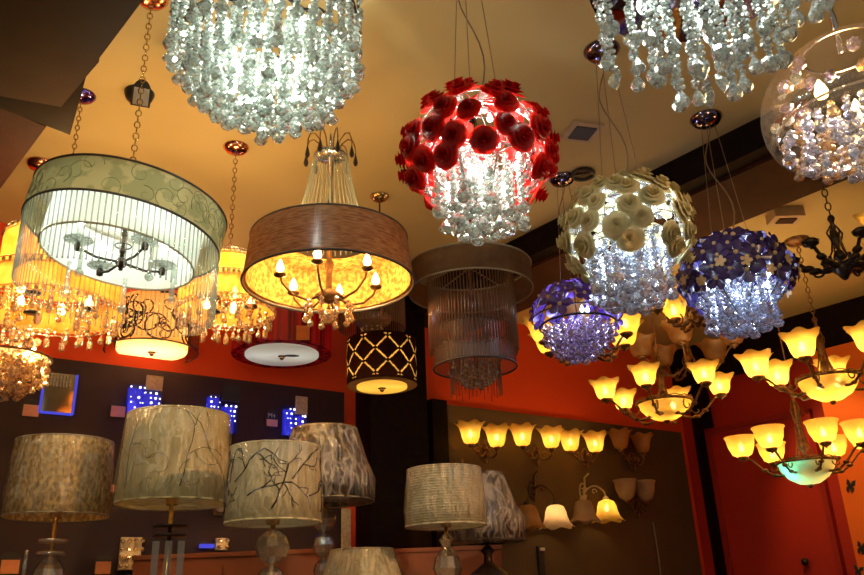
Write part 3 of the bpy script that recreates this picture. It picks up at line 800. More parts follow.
# ---- crystal cascade top right
p, rz = axis(713, 40, 1.9)
root = thing('crystal_chandelier', 'crystal chandelier of long twisted bead strands ending in heart and pear drops', 'chandelier', p, rz)
zt_ = (zat(p.x, p.y, -28)-p.z)/K
b = MB(); b.lathe([(1e-4, .0), (.27, 0), (.275, .02), (.1, .03), (1e-4, .03)], 48); inst('ceiling_plate', b.mesh('ceiling_plate', 'dark_chrome'), root, (0, 0, zt_))
random.seed(12)
k_ = 0
for ringi, (Rr, n_) in enumerate(((.25, 17), (.185, 13), (.12, 9), (.055, 5))):
    for i in range(n_):
        a = 2*PI*(i+.3*ringi)/n_+random.uniform(-.08, .08)
        L = (.15, .19, .24, .27)[ringi]+random.uniform(-.05, .035)
        kd = ('heart', 'drop', 'ball', 'drop')[k_ % 4]
        me, _ = strand_cached(max(3, round(L/.016)), kd, r=.0095, sp=.016, pr=.029 if kd == 'heart' else (.023 if kd == 'ball' else .020), ph=.058, var=k_ % 3, double=True)
        inst('crystal_strand', me, root, (Rr*math.cos(a), Rr*math.sin(a), zt_), a); k_ += 1
for i in range(5):
    a = 2*PI*i/5+.5; bulb(root, (.15*math.cos(a), .15*math.sin(a), zt_-.03), 'bulb_white', 3.2, .014, flip=-1)
inst('hanging_rod', MB().tube([(0, 0, zt_+.02), (0, 0, (CEIL-p.z)/K)], .012, 10).mesh('hanging_rod', 'chrome'), root)
canopy(root, (CEIL-p.z)/K, .08, 'chrome')

# ---- amber glass globe with crystals, right edge
p, rz = axis(857, 108, 2.4); R = .27
root = thing('glass_globe_chandelier', 'round amber tinted glass bowl chandelier full of gold and lilac crystals at the right edge', 'chandelier', p, rz)
b = MB(); b.lathe([(R*math.sin(t), R*math.cos(t)*.85) for t in [.45+(2.0-.45)*i/16 for i in range(17)]], 48)
inst('glass_globe', b.mesh('glass_globe', 'amber_globe'), root)
inst('metal_ring', MB().ring(R*.86, .004, -.05, 64, 6).mesh('metal_ring', 'chrome'), root)
inst('metal_ring', MB().ring(R*.42, .006, R*.77, 64, 6).mesh('metal_ring', 'chrome'), root)
random.seed(5)
for ringi, (Rr, n_) in enumerate(((.215, 34), (.165, 24), (.115, 16), (.06, 8))):
    for i in range(n_):
        a = 2*PI*(i+.4*ringi)/n_; L = (.03, .06, .085, .10)[ringi]+random.uniform(-.01, .01)
        me, _ = strand_cached(max(1, round(L/.022)), ('ball', 'drop')[i % 2], r=.012, sp=.022, pr=.018, ph=.04, m=('crystal_blue', 'crystal_amber')[i % 3 == 0], var=i % 2)
        inst('crystal_strand', me, root, (Rr*math.cos(a), Rr*math.sin(a), -.055), a)
for i in range(46):
    z = random.uniform(-.02, .15); a = random.uniform(0, 2*PI); rr = random.uniform(.6, .95)*R*math.sqrt(1-(z/R)**2)
    b = MB(); b.gem((0, 0, 0), .022, .02, 6); 
    if i < 3: gm3 = [b.mesh('crystal_block', 'crystal_amber'), MB().gem((0, 0, 0), .022, .025, 8).mesh('crystal_block', 'crystal_lilac'), MB().gem((0, 0, 0), .018, .02, 8).mesh('crystal_block', 'crystal')] if i == 0 else gm3
    inst('crystal_block', gm3[i % 3], root, (rr*math.cos(a), rr*math.sin(a), z), (random.uniform(0, 3), random.uniform(0, 3), 0))
lamp(root, (0, 0, .06), (1, .72, .42), 5, .05); bulb(root, (-.08, -.05, .06), 'bulb_warm', 0, .02); bulb(root, (.08, -.05, .06), 'bulb_warm', 0, .02); bulb(root, (0, .08, .03), 'bulb_warm', 0, .02)
lamp(root, (-.1, -.05, -.02), (.95, .85, 1), 2, .03)
inst('hanging_rod', MB().tube([(0, 0, .2), (0, 0, (CEIL-p.z)/K)], .01, 8).mesh('hanging_rod', 'chrome'), root); canopy(root, (CEIL-p.z)/K, .07, 'chrome')
# ---- red pleated drum
def small_drum(label, px, py, dep, R0, pytop, m, disc, bk, W, hem='hem', dfr=.62, canm='copper', ycan=None):
    p, rz = axis(px, py, dep, ycan); root = thing('drum_pendant', label, 'pendant lamp', p, rz)
    zt = (zat(p.x, p.y, pytop)-p.z)/K
    b = MB(); b.lathe([(dfr*R0, .0), (dfr*R0, -.012), (1e-4, -.014)], 40); inst('diffuser', b.mesh('diffuser', disc), root)
    b = MB(); b.ball((0, 0, -.022), .014, 10); b.lathe([(1e-4, -.018), (.022, -.016), (.024, -.013)], 16); inst('finial', b.mesh('finial', 'brass'), root)
    for i in range(2): bulb(root, ((-.35, .35)[i]*R0, 0, zt*.5), bk, W, .016)
    b = MB(); b.tube([(0, 0, zt), (0, 0, (CEIL-p.z)/K-.02)], .006, 8); inst('hanging_rod', b.mesh('hanging_rod', 'brass'), root)
    canopy(root, (CEIL-p.z)/K, .06, canm)
    return root, zt
root, zt = small_drum('red ribbon pleated drum pendant with a white round diffuser and a dark oval on it', 282, 354, 4.55, .280, 318, None, 'diffuser', 'bulb_white', .6, dfr=.74)
R0 = .280; b = MB(); b.lathe([(R0, -.005), (R0, zt)], 180, rmod=lambda t, th: 1+.008*math.sin(th*60)); o = inst('drum_shade', b.mesh('drum_shade', 'red_pleat'), root)
b = MB(); b.lathe([(R0*.74, .0), (R0, -.005)], 60); inst('bottom_band', b.mesh('bottom_band', 'red_pleat'), root)
inst('dark_spot', MB().lathe([(1e-4, -.0165), (.042, -.0165), (.042, -.0145)], 20, T=Matrix.Diagonal((1, .5, 1))).mesh('dark_spot', 'vent_grey'), root, (.055, -.02, 0))
# ---- cream drum with black scroll vines and an organza sleeve
R0 = .191
root, zt = small_drum('small drum pendant with black scroll vines on glowing cream cloth inside a sheer dark sleeve', 152, 350, 4.45, .191, 302, None, 'diffuser_cream', 'bulb_warm', 9, dfr=.97)
b = MB(); b.lathe([(R0, -.004), (R0, zt)], 60); b.cur = 1; scrollwork(b, R0, 0, zt, 52, 11, .0065, .085, .002)
scrollwork(b, R0, 0, zt, 40, 12, .0045, .04, .002)
inst('vine_shade', b.mesh('vine_shade', 'vine_cream', 'print_dark'), root)
b = MB(); b.lathe([(.250, -.012), (.250, zt)], 60); sl = inst('organza_sleeve', b.mesh('organza_sleeve', 'organza'), root)
for z in (-.012, zt): inst('hem', MB().ring(.250, .004, z, 60, 6).mesh('hem', 'hem'), sl)
# ---- dark drum with lattice cut-outs
R0 = .202
root, zt = small_drum('dark brown drum pendant with a glowing diamond lattice of slits and a yellow diffuser', 382, 386, 4.6, .202, 341, None, 'diffuser_amber', 'bulb_warm', 2.2, dfr=.72, canm='brass', ycan=196)
b = MB(); nu, nv = 360, 66; H = zt
vs = []; 
for v in range(nv+1):
    for u in range(nu): a = 2*PI*u/nu; vs.append((R0*math.cos(a), R0*math.sin(a), H*v/nv))
b.v = vs
ncol = 9
def slit(u, v):
    x = u/nu*ncol; y = v/nv*1.9+.3
    s1 = (x+y); s2 = (x-y)
    d1 = abs(s1-round(s1)); d2 = abs(s2-round(s2))
    t1 = s2-math.floor(s2); t2 = s1-math.floor(s1)
    if y < .42 or y > 2.1: return False
    return (d1 < .045 and .10 < t1 < .90) or (d2 < .045 and .10 < t2 < .90)
for v in range(nv):
    for u in range(nu):
        b.f.append([v*nu+u, v*nu+(u+1) % nu, (v+1)*nu+(u+1) % nu, (v+1)*nu+u]); b.mi.append(1 if slit(u+.5, v+.5) else 0); b.sm.append(False)
inst('lattice_shade', b.mesh('lattice_shade', 'drum_brown', 'slit_gold'), root)
b = MB(); b.lathe([(R0*.72, 0), (R0*1.0, .0)], 60); o = inst('bottom_band', b.mesh('bottom_band', 'taupe_fabric'), root)
# price tags hanging on two of the drums
def price_tag(label, px, py, dep, w, h, m, black=True, group=None, string=0.1):
    p, rz = axis(px, py, dep); t = thing('price_tag', label, 'price tag', p, rz, group)
    if black:
        b = MB(); pts = [(w*.62*math.cos(a), h*.25+h*.8*math.sin(a)) for a in [PI*i/10 for i in range(11)]]+[(-w*.62, -h*.55), (w*.62, -h*.55)]
        b.flat(pts, Matrix.Identity(3), .003); inst('card', b.mesh('card', 'black_card'), t)
    b = MB(); b.box((0, -.003, 0), (w, .002, h)); inst('sticker', b.mesh('sticker', m), t)
    if string: inst('string', MB().tube([(0, 0, h*.5), (0, 0, h*.5+string)], .001, 4).mesh('string', 'wire'), t)
    return t
price_tag('beige paper price tag hanging in front of the red pleated drum', 303, 333, 3.75, .062, .07, 'orange_sticker', False, string=.0)
price_tag('beige paper price tag hanging beside the lattice drum', 409, 362, 4.3, .052, .07, 'orange_sticker', False, string=.0)
t = price_tag('black shop tag with a folded tan slip on the chain above the cream brocade drum', 141, 97, 3.0, .055, .075, 'paper_beige', True, string=0)
# ---- tall brown tiered fringe chandelier
p, rz = axis(471, 292, 3.3)
root = thing('fringe_chandelier', 'tall brown tiered chandelier with a big taupe drum, long bead fringe and smaller sheer drum', 'chandelier', p, rz)
R0 = .255; zt = (zat(p.x, p.y, 268)-p.z)/K; zb = (zat(p.x, p.y, 368)-p.z)/K; zm = (zat(p.x, p.y, 335)-p.z)/K
b = MB(); b.lathe([(R0, 0), (R0, zt)], 60); dr = inst('upper_drum', b.mesh('upper_drum', 'taupe_fabric'), root)
inst('hem', MB().ring(R0, .004, 0, 60, 6).mesh('hem', 'hem_tan'), dr); inst('hem', MB().ring(R0, .004, zt, 60, 6).mesh('hem', 'hem_tan'), dr)
fringe(root, .178, zt*.6, zt*.6-zm+.07, 84, 'glass_rod_brown', .0028, 4, 'bead_cord', 100, .01, False)
b = MB(); b.lathe([(.165, zb), (.165, zm+.02)], 50); dr = inst('lower_drum', b.mesh('lower_drum', 'organza_brown'), root)
inst('hem', MB().ring(.165, .004, zb, 60, 6).mesh('hem', 'hem'), dr); inst('hem', MB().ring(.165, .004, zm+.02, 60, 6).mesh('hem', 'hem'), dr)
fringe(root, .10, zm, zm-zb+.10, 40, 'glass_rod_brown', .0016, 4, 'thin_cord', 100, .02, False)
for i in range(34):
    t = (i+.5)/34; rr = .105*math.sqrt(t); a = i*2.39996; me, _ = strand_cached(max(1, round(.06*(1-t)/.02)+1), ('ball', 'drop')[i % 2], r=.009, sp=.02, pr=.014, ph=.03, m='crystal_dim')
    inst('crystal_strand', me, root, (rr*math.cos(a), rr*math.sin(a), zb+.03), a)
b = MB(); b.tube([(0, 0, zb), (0, 0, (CEIL-p.z)/K-.02)], .007, 8)
for i in range(3): b.tube([(-R0*math.cos(i*PI/3), -R0*math.sin(i*PI/3), zt), (R0*math.cos(i*PI/3), R0*math.sin(i*PI/3), zt)], .003, 5)
inst('hanging_rod', b.mesh('hanging_rod', 'bronze'), root); canopy(root, (CEIL-p.z)/K, .07, 'dark_chrome')
# ---- unlit fringe chandelier behind the copper drum
p, rz = axis(372, 322, 4.5)
root = thing('fringe_chandelier', 'unlit dark glass rod chandelier half hidden behind the copper drum', 'chandelier', p, rz)
zt = (zat(p.x, p.y, 285)-p.z)/K
b = MB(); b.ring(.185, .004, zt, 48, 5); b.ring(.13, .004, zt, 48, 5); b.tube([(0, 0, -.02), (0, 0, (CEIL-p.z)/K)], .006, 6)
for i in range(3): b.tube([(-.185*math.cos(i*PI/3), -.185*math.sin(i*PI/3), zt), (.185*math.cos(i*PI/3), .185*math.sin(i*PI/3), zt)], .003, 5)
inst('frame', b.mesh('frame', 'dark_bronze'), root)
fringe(root, .185, zt, zt+.04, 72, 'glass_rod_brown', .003, 4)
b = MB(); b.lathe([(1e-4, -.04), (.05, -.035), (.10, -.01), (.115, .02), (.10, .03)], 32); inst('glass_dish', b.mesh('glass_dish', 'glass_rod_brown'), root, (0, 0, .0))
for i in range(12):
    a = 2*PI*i/12; me, _ = strand_cached(2, 'drop', r=.009, sp=.02, pr=.014, ph=.03, m='crystal_dim'); inst('crystal_strand', me, root, (.06*math.cos(a), .06*math.sin(a), -.02), a)
canopy(root, (CEIL-p.z)/K, .07, 'dark_chrome')
# ---- amber tiered crystal chandeliers on the left
def bead_band(root, R, z, n, m='crystal_amber', h=.014):
    b = MB(); b.ring(R, .003, z+h, 60, 5); b.ring(R, .003, z-h, 60, 5)
    for i in range(n):
        a = 2*PI*i/n; b.gem((R*math.cos(a), R*math.sin(a), z), h*.62, h*1.5, 6)
    return inst('bead_band', b.mesh('bead_band', m), root)
def tiered(label, px, py, dep, R0, R1, pyt, pym, W, ndrop, seed, canm='copper', ycan=None):
    random.seed(seed)
    p, rz = axis(px, py, dep, ycan); root = thing('tiered_chandelier', label, 'chandelier', p, rz)
    zt = (zat(p.x, p.y, pyt)-p.z)/K; zm = (zat(p.x, p.y, pym)-p.z)/K
    b = MB(); b.lathe([(R0, 0), (R0*.98, zm)], 50, rmod=lambda t, th: 1+.01*math.sin(th*40)); inst('lower_shade', b.mesh('lower_shade', 'amber_fabric'), root)
    b = MB(); b.lathe([(R1, zm), (R1, zt)], 50, rmod=lambda t, th: 1+.01*math.sin(th*36)); inst('upper_shade', b.mesh('upper_shade', 'amber_fabric'), root)
    bead_band(root, R0, 0, 60); bead_band(root, R0*.98, zm, 60, 'crystal_dim'); bead_band(root, R1, zt, 44, 'crystal_dim')
    for (rr_, n_, ln) in ((R0*.9, ndrop, 2), (R0*.55, ndrop//2, 3)):
        for i in range(n_):
            a = 2*PI*i/n_+.1; me, _ = strand_cached(ln-1+(i % 2), ('drop', 'prism')[i % 2], r=.010, sp=.02, pr=.015, ph=.05, m='crystal_amber')
            inst('crystal_strand', me, root, (rr_*math.cos(a), rr_*math.sin(a), -.01), a)
    for i in range(5):
        a = 2*PI*i/5; bulb(root, (R0*.5*math.cos(a), R0*.5*math.sin(a), zm*.45), 'bulb_warm', W/5, .018)
    lamp(root, (0, 0, zt*.75), (1, .60, .22), W*1.0, .03)
    for i in range(3):
        a = 2*PI*i/3; b = MB(); b.lathe([(1e-4, 0), (.034, 0), (.034, .012), (1e-4, .012)], 16); inst('lamp_plate', b.mesh('lamp_plate', 'black_metal'), root, (R0*.5*math.cos(a), R0*.5*math.sin(a), .03))
    fringe(root, R1*.8, zt-.01, zt-.02, 36, 'glass_rod_amber', .003, 4)
    b = MB(); b.tube([(0, 0, 0), (0, 0, zt+.05)], .008, 8); chain_mb(b, zt+.05, (CEIL-p.z)/K-.02, .034, .0026, w=.010)
    for i in range(3): b.tube([(-R1*math.cos(i*PI/3), -R1*math.sin(i*PI/3), zt), (R1*math.cos(i*PI/3), R1*math.sin(i*PI/3), zt)], .003, 5)
    for i in range(3): b.tube([(-R0*math.cos(i*PI/3), -R0*math.sin(i*PI/3), zm), (R0*math.cos(i*PI/3), R0*math.sin(i*PI/3), zm)], .003, 5)
    inst('chain_and_frame', b.mesh('chain_and_frame', 'bronze'), root); canopy(root, (CEIL-p.z)/K, .07, canm)
    return root, p
tiered('large two tier amber chandelier with bead bands, seen through the glass rods at far left', 50, 312, 3.75, .325, .245, 242, 284, 25, 26, 4, canm='purple_chrome', ycan=95)
tiered('two tier amber crystal chandelier between the cream drum and the copper drum', 226, 312, 4.0, .24, .165, 262, 288, 17, 22, 5, ycan=147)
# gold crystal bowl chandelier at far left
random.seed(21)
p, rz = axis(8, 358, 3.3, 163)
root = thing('crystal_chandelier', 'gold lit bowl shaped crystal chandelier cut by the left edge, below the amber tiers', 'chandelier', p, rz)
b = MB(); b.ring(.165, .005, 0, 48, 6); b.ring(.10, .004, -.03, 40, 6); b.tube([(0, 0, -.05), (0, 0, .25)], .008, 8); chain_mb(b, .25, (CEIL-p.z)/K-.03, .034, .0025, w=.01)
for i in range(4): b.tube([(-.165*math.cos(i*PI/4), -.165*math.sin(i*PI/4), 0), (.165*math.cos(i*PI/4), .165*math.sin(i*PI/4), 0)], .003, 5)
inst('frame', b.mesh('frame', 'bronze'), root)
b = MB(); b.lathe([(.165, 0), (.15, -.03), (.10, -.06), (.03, -.07)], 40); inst('glass_bowl', b.mesh('glass_bowl', 'crystal_amber'), root)
for i in range(86):
    t = (i+.5)/86; rr = .165*math.sqrt(t); a = i*2.39996; me, _ = strand_cached(max(1, round((.10*(1-t))/.022)+1), ('ball', 'drop', 'ball')[i % 3], r=.012, sp=.022, pr=.017, ph=.04, m='crystal_amber', var=i % 2)
    inst('crystal_strand', me, root, (rr*math.cos(a), rr*math.sin(a), -.01), a)
gm = MB().gem((0, 0, 0), .015, .022, 6).mesh('crystal_bead', 'crystal_amber')
for i in range(70):
    z = random.uniform(.01, .19); a = random.uniform(0, 2*PI); rr = random.uniform(.03, .17)*(1-.5*z/.19)
    inst('crystal_bead', gm, root, (rr*math.cos(a), rr*math.sin(a), z), (random.uniform(0, 3), random.uniform(0, 3), 0), random.uniform(.7, 1.4))
for i in range(3): bulb(root, (.08*math.cos(i*2.1), .08*math.sin(i*2.1), (.05, -.055, -.055)[i]), 'bulb_warm', 6, .018)
for i in range(6): lamp(root, (.135*math.cos(i*PI/3), .135*math.sin(i*PI/3), (-.05, -.02)[i % 2]), (1, .66, .3), 3.0, .012)
canopy(root, (CEIL-p.z)/K, .06, 'copper')
# loose canopies whose lamps hang out of sight or behind the large pieces
def lone(label, px, py, r, m, n=3, L=.5, group=None):
    global K; K = 1.0
    q = on_z(px, py, CEIL-.02); t = thing('ceiling_canopy', label, 'ceiling canopy', (q.x, q.y, CEIL), face_rz(q.x, q.y), group)
    b = MB(); b.lathe([(1e-4, -.045), (r*.5, -.043), (r*.85, -.03), (r, -.005), (r, 0), (1e-4, 0)], 28); inst('canopy_cup', b.mesh('canopy_cup', m), t)
    b = MB()
    for i in range(n):
        a = 2*PI*i/max(1, n); b.tube([(r*.5*math.cos(a), r*.5*math.sin(a), -.04), (r*1.2*math.cos(a), r*1.2*math.sin(a), -L)], .0014, 4)
    if n: inst('wires', b.mesh('wires', 'wire'), t)
q = on_z(583, 176, CEIL-.02); K = 1.0
t = thing('ceiling_mount', 'black open ring shaped mount on the ceiling left of the ivory rose pendant', 'ceiling mount', (q.x, q.y, CEIL), face_rz(q.x, q.y))
inst('ring', MB().ring(.055, .010, -.012, 28, 8).mesh('ring', 'black_metal'), t)
inst('cross_bar', MB().box((0, 0, -.008), (.11, .02, .012)).mesh('cross_bar', 'black_metal'), t)
lone('black glossy canopy on the ceiling behind the folded tan tag and its chain', 139, 97, .06, 'black_metal', 0)
# ============================================================ bronze chandeliers with glass shades
def tulip(b, r, h, c=(0, 0, 0), wave=.10, nw=6):
    prof = [(.26, 0), (.48, .08), (.60, .30), (.66, .55), (.76, .78), (.93, .95), (1.0, 1.0)]
    b.lathe([(x*r, z*h) for x, z in prof], 36, c, rmod=lambda t, th: 1+wave*(t**3)*math.sin(nw*th), zmod=lambda t, th: .055*h*(t**4)*math.sin(nw*th))
    return b
def cup(b, r, h, c=(0, 0, 0)):
    b.lathe([(.3*r, 0), (.62*r, .12*h), (.85*r, .5*h), (.93*r, .85*h), (1.04*r, .97*h), (1.02*r, h)], 36, c); return b
SHM = {}
def shade_mesh(kind, r, h, m):
    k = (kind, r, h, m)
    if k not in SHM:
        b = MB(); {'tulip': tulip, 'cup': cup}[kind](b, r, h); SHM[k] = b.mesh('glass_shade', m)
    return SHM[k]
def bronze(label, px, py, dep, Rarm, phis, zcup, sr, sh, kind='tulip', bowl=None, m='amber_glass', W=.9, zst=.25, bowlm='amber_glass', unlit=(), bare=(), bm='bronze', chainon=True, name='bronze_chandelier', droop=.09, canm='bronze', bowlW=1.2, bowlk='bulb_warm', scale=1.0, arm_r=.009, ycan=None):
    p, rz = axis(px, py, dep, ycan); root = thing(name, label, 'chandelier', p, rz)
    # stem
    b = MB()
    b.lathe([(1e-4, zst), (.010, zst), (.016, zst-.015), (.008, zst-.035), (.012, zst-.06), (.008, zst*.72), (.018, zst*.62), (.022, zst*.52), (.012, zst*.42), (.008, zst*.34), (.022, zst*.28), (.028, zst*.2), (.014, zst*.14), (.012, .03), (.04, .01), (.045, -.005), (.024, -.03), (.01, -.05), (1e-4, -.055)], 18)
    for i in range(4): b.tube([(r_*math.cos(i*PI/2+.6), r_*math.sin(i*PI/2+.6), z_) for r_, z_ in ((.012, zst*.8), (.035, zst*.66), (.02, zst*.5), (.03, zst*.3), (.06, .03), (.05, .0))], .004, 5)
    inst('stem', b.mesh('stem', bm), root)
    if chainon:
        b = MB(); chain_mb(b, zst-.005, (CEIL-p.z)/K-.02, .04, .003, w=.011); inst('chain', b.mesh('chain', bm), root)
    else: inst('hanging_rod', MB().tube([(0, 0, zst-.01), (0, 0, (CEIL-p.z)/K-.02)], .004, 6).mesh('hanging_rod', bm), root)
    canopy(root, (CEIL-p.z)/K, .075, canm)
    b = MB(); pts = []
    for k in range(19):
        t = k/18; r_ = .02+(Rarm-.02)*t; z_ = .015-droop*math.sin(PI*min(1, t*1.15))+(zcup-.02)*t**2.2; pts.append((r_, 0, z_))
    b.tube(pts, [arm_r*(1-.35*k/18) for k in range(19)], 7)
    # scroll and leaves along the arm
    sp = [(Rarm*.55+.045*(1-t)*math.cos(4.6*t+2.2), 0, .01-droop*.3+.045*(1-t)*math.sin(4.6*t+2.2)) for t in [k/12 for k in range(13)]]
    b.tube(sp, [arm_r*.6*(1-.5*k/12) for k in range(13)], 5)
    for t in (.25, .5, .72):
        i = int(t*18); q = pts[i]; b.ball((q[0], 0, q[2]), arm_r*1.7, 8, (1.5, 1, .8))
    b.tube([(Rarm, 0, zcup-.03), (Rarm+.0, 0, zcup)], .007, 6); b.lathe([(.004, zcup-.025), (.03, zcup-.012), (.036, zcup+.002), (.022, zcup+.012)], 14, (Rarm, 0, 0))
    am = b.mesh('arm', bm)
    for i, ph in enumerate(phis):
        a = -math.radians(ph); inst('arm', am, root, (0, 0, 0), a)
        if i in bare: continue
        x, y = Rarm*math.cos(a), Rarm*math.sin(a)
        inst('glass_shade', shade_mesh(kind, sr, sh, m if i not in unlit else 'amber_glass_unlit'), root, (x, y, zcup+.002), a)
        if i not in unlit: bulb(root, (x, y, zcup+sh*.42), 'bulb_warm', W, .017)
    if bowl:
        br, bh, bz = bowl
        b = MB(); b.lathe([(1e-4, -bh), (br*.35, -bh*.93), (br*.68, -bh*.68), (br*.9, -bh*.32), (br, 0), (br*.97, .006)], 44); inst('glass_bowl', b.mesh('glass_bowl', bowlm), root, (0, 0, bz))
        b = MB(); b.ring(br*1.02, .009, bz+.004, 44, 6); b.ring(br*1.04, .004, bz+.018, 60, 5, .004, 15)
        for i in range(4): b.tube([(br*math.cos(i*PI/2), br*math.sin(i*PI/2), bz), (.03*math.cos(i*PI/2), .03*math.sin(i*PI/2), bz+.05)], .005, 5)
        inst('bowl_rim', b.mesh('bowl_rim', bm), root)
        b = MB(); b.lathe([(.002, -.02), (.014, -.012), (.02, 0), (.01, .008)], 14, (0, 0, bz-bh)); inst('finial', b.mesh('finial', bm), root)
        if bowlk == 'bulb_cyan':
            bulb(root, (-br*.5, -br*.42, bz-bh*.30), 'bulb_cyan', 2.2, .014); bulb(root, (br*.35, br*.2, bz-bh*.1), 'bulb_warm', 5, .014)
        elif bowlW:
            bulb(root, (br*.3, 0, bz-bh*.25), bowlk, bowlW*.5, .017); bulb(root, (-br*.3, 0, bz-bh*.25), bowlk, bowlW*.5, .017)
    return root
bronze('bronze chandelier, six lit scalloped amber shades around a glass bowl, near the corner post', 665, 408, 5.0, .36, [104, 164, 224, 284, 345, 46], .07, .098, .115, bowl=(.165, .11, .03), zst=.34, W=2.6, bowlW=8, chainon=False)
bronze('bronze chandelier with unlit brown amber shades hanging behind the lit six shade one', 690, 366, 5.9, .34, [95, 165, 235, 305, 20], .09, .13, .14, m='amber_glass_unlit', unlit=(0, 1, 2, 3, 4), zst=.3, chainon=False)
bronze('bronze chandelier with flared amber shades and a yellow bowl, highest one at right', 828, 380, 4.6, .37, [104, 170, 222, 276, 345, 50], .06, .108, .135, bowl=(.165, .125, .0), zst=.38, W=4.6, bowlW=9, ycan=240)
bronze('bronze chandelier with seven smooth amber cups around a teal lit glass bowl', 806, 463, 5.0, .365, [168, 118, 70, 28, -15, -60, -122], .06, .094, .13, kind='cup', bowl=(.172, .135, .0), bowlm='teal_glass', bowlk='bulb_cyan', zst=.5, W=2.4, chainon=False)
bronze('bronze chandelier with amber shades half hidden under the small purple flower pendant', 587, 352, 4.3, .235, [155, 25, 212, 330, 90], .05, .115, .12, zst=.2, W=1.5, droop=.06, unlit=(4,), chainon=False)
bronze('bronze chandelier with pale amber shades between the ivory and violet ball pendants', 697, 318, 4.2, .20, [165, 235, 300, 20, 95], .06, .10, .11, zst=.2, W=1.0, droop=.06, unlit=(2,), chainon=False)
bronze('dark bronze chandelier with chain and curled scroll arms at the right edge', 843, 268, 3.3, .185, [182, 120, 60, 0, -60], .08, .10, .12, zst=.24, W=3, bm='dark_bronze', bare=(0, 1, 2, 4), droop=.02, arm_r=.011)

# ============================================================ wall sconces on the olive panel
def wall_thing(name, label, cat, px, py, off=.03, group=None):
    q = on_wall(px, py, off); t = thing(name, label, cat, q, RZ, group); return t, q
def to_loc(q, px, py, off):      # point seen at (px, py) on a plane off in front of the wall, in the thing's own frame
    v = on_wall(px, py, off)-q; return Vector((v.dot(WD), -v.dot(WN), v.z))
def sconce(label, bx, by, shades, r, h, kind='tulip', m='amber_glass', lit=True, W=.9, up=1, bm='bronze', off=.17, tone=None):
    t, q = wall_thing('wall_sconce', label, 'wall lamp', bx, by)
    b = MB(); b.lathe([(1e-4, -.012), (.045, -.010), (.052, 0), (.04, .008)], 20, T=Matrix.Rotation(PI/2, 3, 'X') @ Matrix.Diagonal((.8, 1.35, 1)))
    b.ball((0, -.02, .02), .018, 10); b.ball((0, -.015, -.03), .014, 10); b.lathe([(.002, -.02), (.012, 0), (.004, .02)], 8, (0, -.015, -.07))
    inst('backplate', b.mesh('backplate', bm), t)
    for i, (sx, sy) in enumerate(shades):
        e = to_loc(q, sx, sy, off)                      # narrow end of the shade
        s_ = 1 if e.x > 0 else -1
        b = MB(); pts = []
        for k in range(13):
            u = k/12; pts.append((e.x*u, -.02+(e.y+.02)*min(1, u*1.2), -up*.05*math.sin(PI*u)+(e.z-up*.02)*u**1.5))
        b.tube(pts, .0065, 6)
        c0 = Vector((e.x*.5, e.y*.5, -.01)); b.tube([c0+Vector((s_*.03*(1-k/10)*math.cos(k*.6), 0, .03*(1-k/10)*math.sin(k*.6))) for k in range(11)], .004, 5)
        b.lathe([(.006, -.03), (.022, -.016), (.026, 0), (.016, .006)], 12, e, T=Matrix.Diagonal((1, 1, up)))
        inst('arm', b.mesh('arm', bm), t)
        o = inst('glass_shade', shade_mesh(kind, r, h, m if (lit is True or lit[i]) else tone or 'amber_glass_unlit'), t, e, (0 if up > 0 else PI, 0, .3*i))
        if lit is True or lit[i]: bulb(t, (e.x, e.y, e.z+up*h*.42), 'bulb_warm', W, .015)
    return t
SR, SH = .098, .14
sconce('two light wall sconce with ruffled amber tulip shades, first at left in the upper row', 484, 452, [(471, 444), (497, 447)], SR, SH)
sconce('two light wall sconce with plain flared shades, lit, second in the upper row', 536, 455, [(523, 446), (552, 448)], SR, SH, kind='tulip')
sconce('two light wall sconce with squat amber shades, lit, third in the upper row', 585, 457, [(571, 451), (596, 452)], .10, SH)
t = sconce('two light wall sconce with both shades dark brown and unlit, last in the upper row', 632, 461, [(621, 449), (643, 453)], .098, SH, lit=(False, False))
def bell_sconce(label, bx, by, unl, l, r, h, m, um, bm, off):
    t = sconce(label, bx, by, [unl, l], r, h, m=m, lit=(False, True), W=1.4, up=-1, bm=bm, off=off, tone=um)
    b = MB(); b.lathe([(1e-4, -.01), (.03, -.008), (.036, 0)], 18, (0, 0, .10), T=Matrix.Rotation(PI/2, 3, 'X') @ Matrix.Diagonal((1, 1.8, 1)))
    b.tube([(0, -.02, .0), (0, -.03, .10), (.02, -.06, .13)], .008, 6); inst('scroll_plate', b.mesh('scroll_plate', bm), t)
    return t
bell_sconce('wall sconce with two downward bell shades, the right one glowing white', 532, 490, (527, 505), (555, 505), .12, .15, 'alabaster', 'amber_glass_unlit', 'dark_bronze', .2)
bell_sconce('cream painted wall sconce with an unlit bell and a lit yellow bell hanging down', 583, 492, (583, 500), (606, 500), .115, .15, 'amber_glass', 'alabaster_unlit', 'shade_cream', .2)
sconce('double cup wall sconce of unlit cream glass at the right end of the lower row', 636, 507, [(627, 500), (646, 501)], .088, .15, m='alabaster_unlit', kind='cup', lit=(False, False), tone='alabaster_unlit')
t, q = wall_thing('wall_plug', 'small dark switch with a pale button low on the olive panel', 'switch', 540, 563)
b = MB(); b.box((0, -.01, 0), (.05, .02, .22)); inst('plate', b.mesh('plate', 'black_card'), t); inst('button', MB().box((.01, -.025, .09), (.04, .01, .02)).mesh('button', 'paper_beige'), t)
# paper tag on the red strip by the pillar
t, q = wall_thing('paper_strip', 'narrow tan paper strip hanging by the red wall beside the black pillar', 'label', 346, 530, .05)
b = MB(); b.box((0, 0, 0), (.065, .004, .25)); o = inst('strip', b.mesh('strip', 'gold_card'), t)

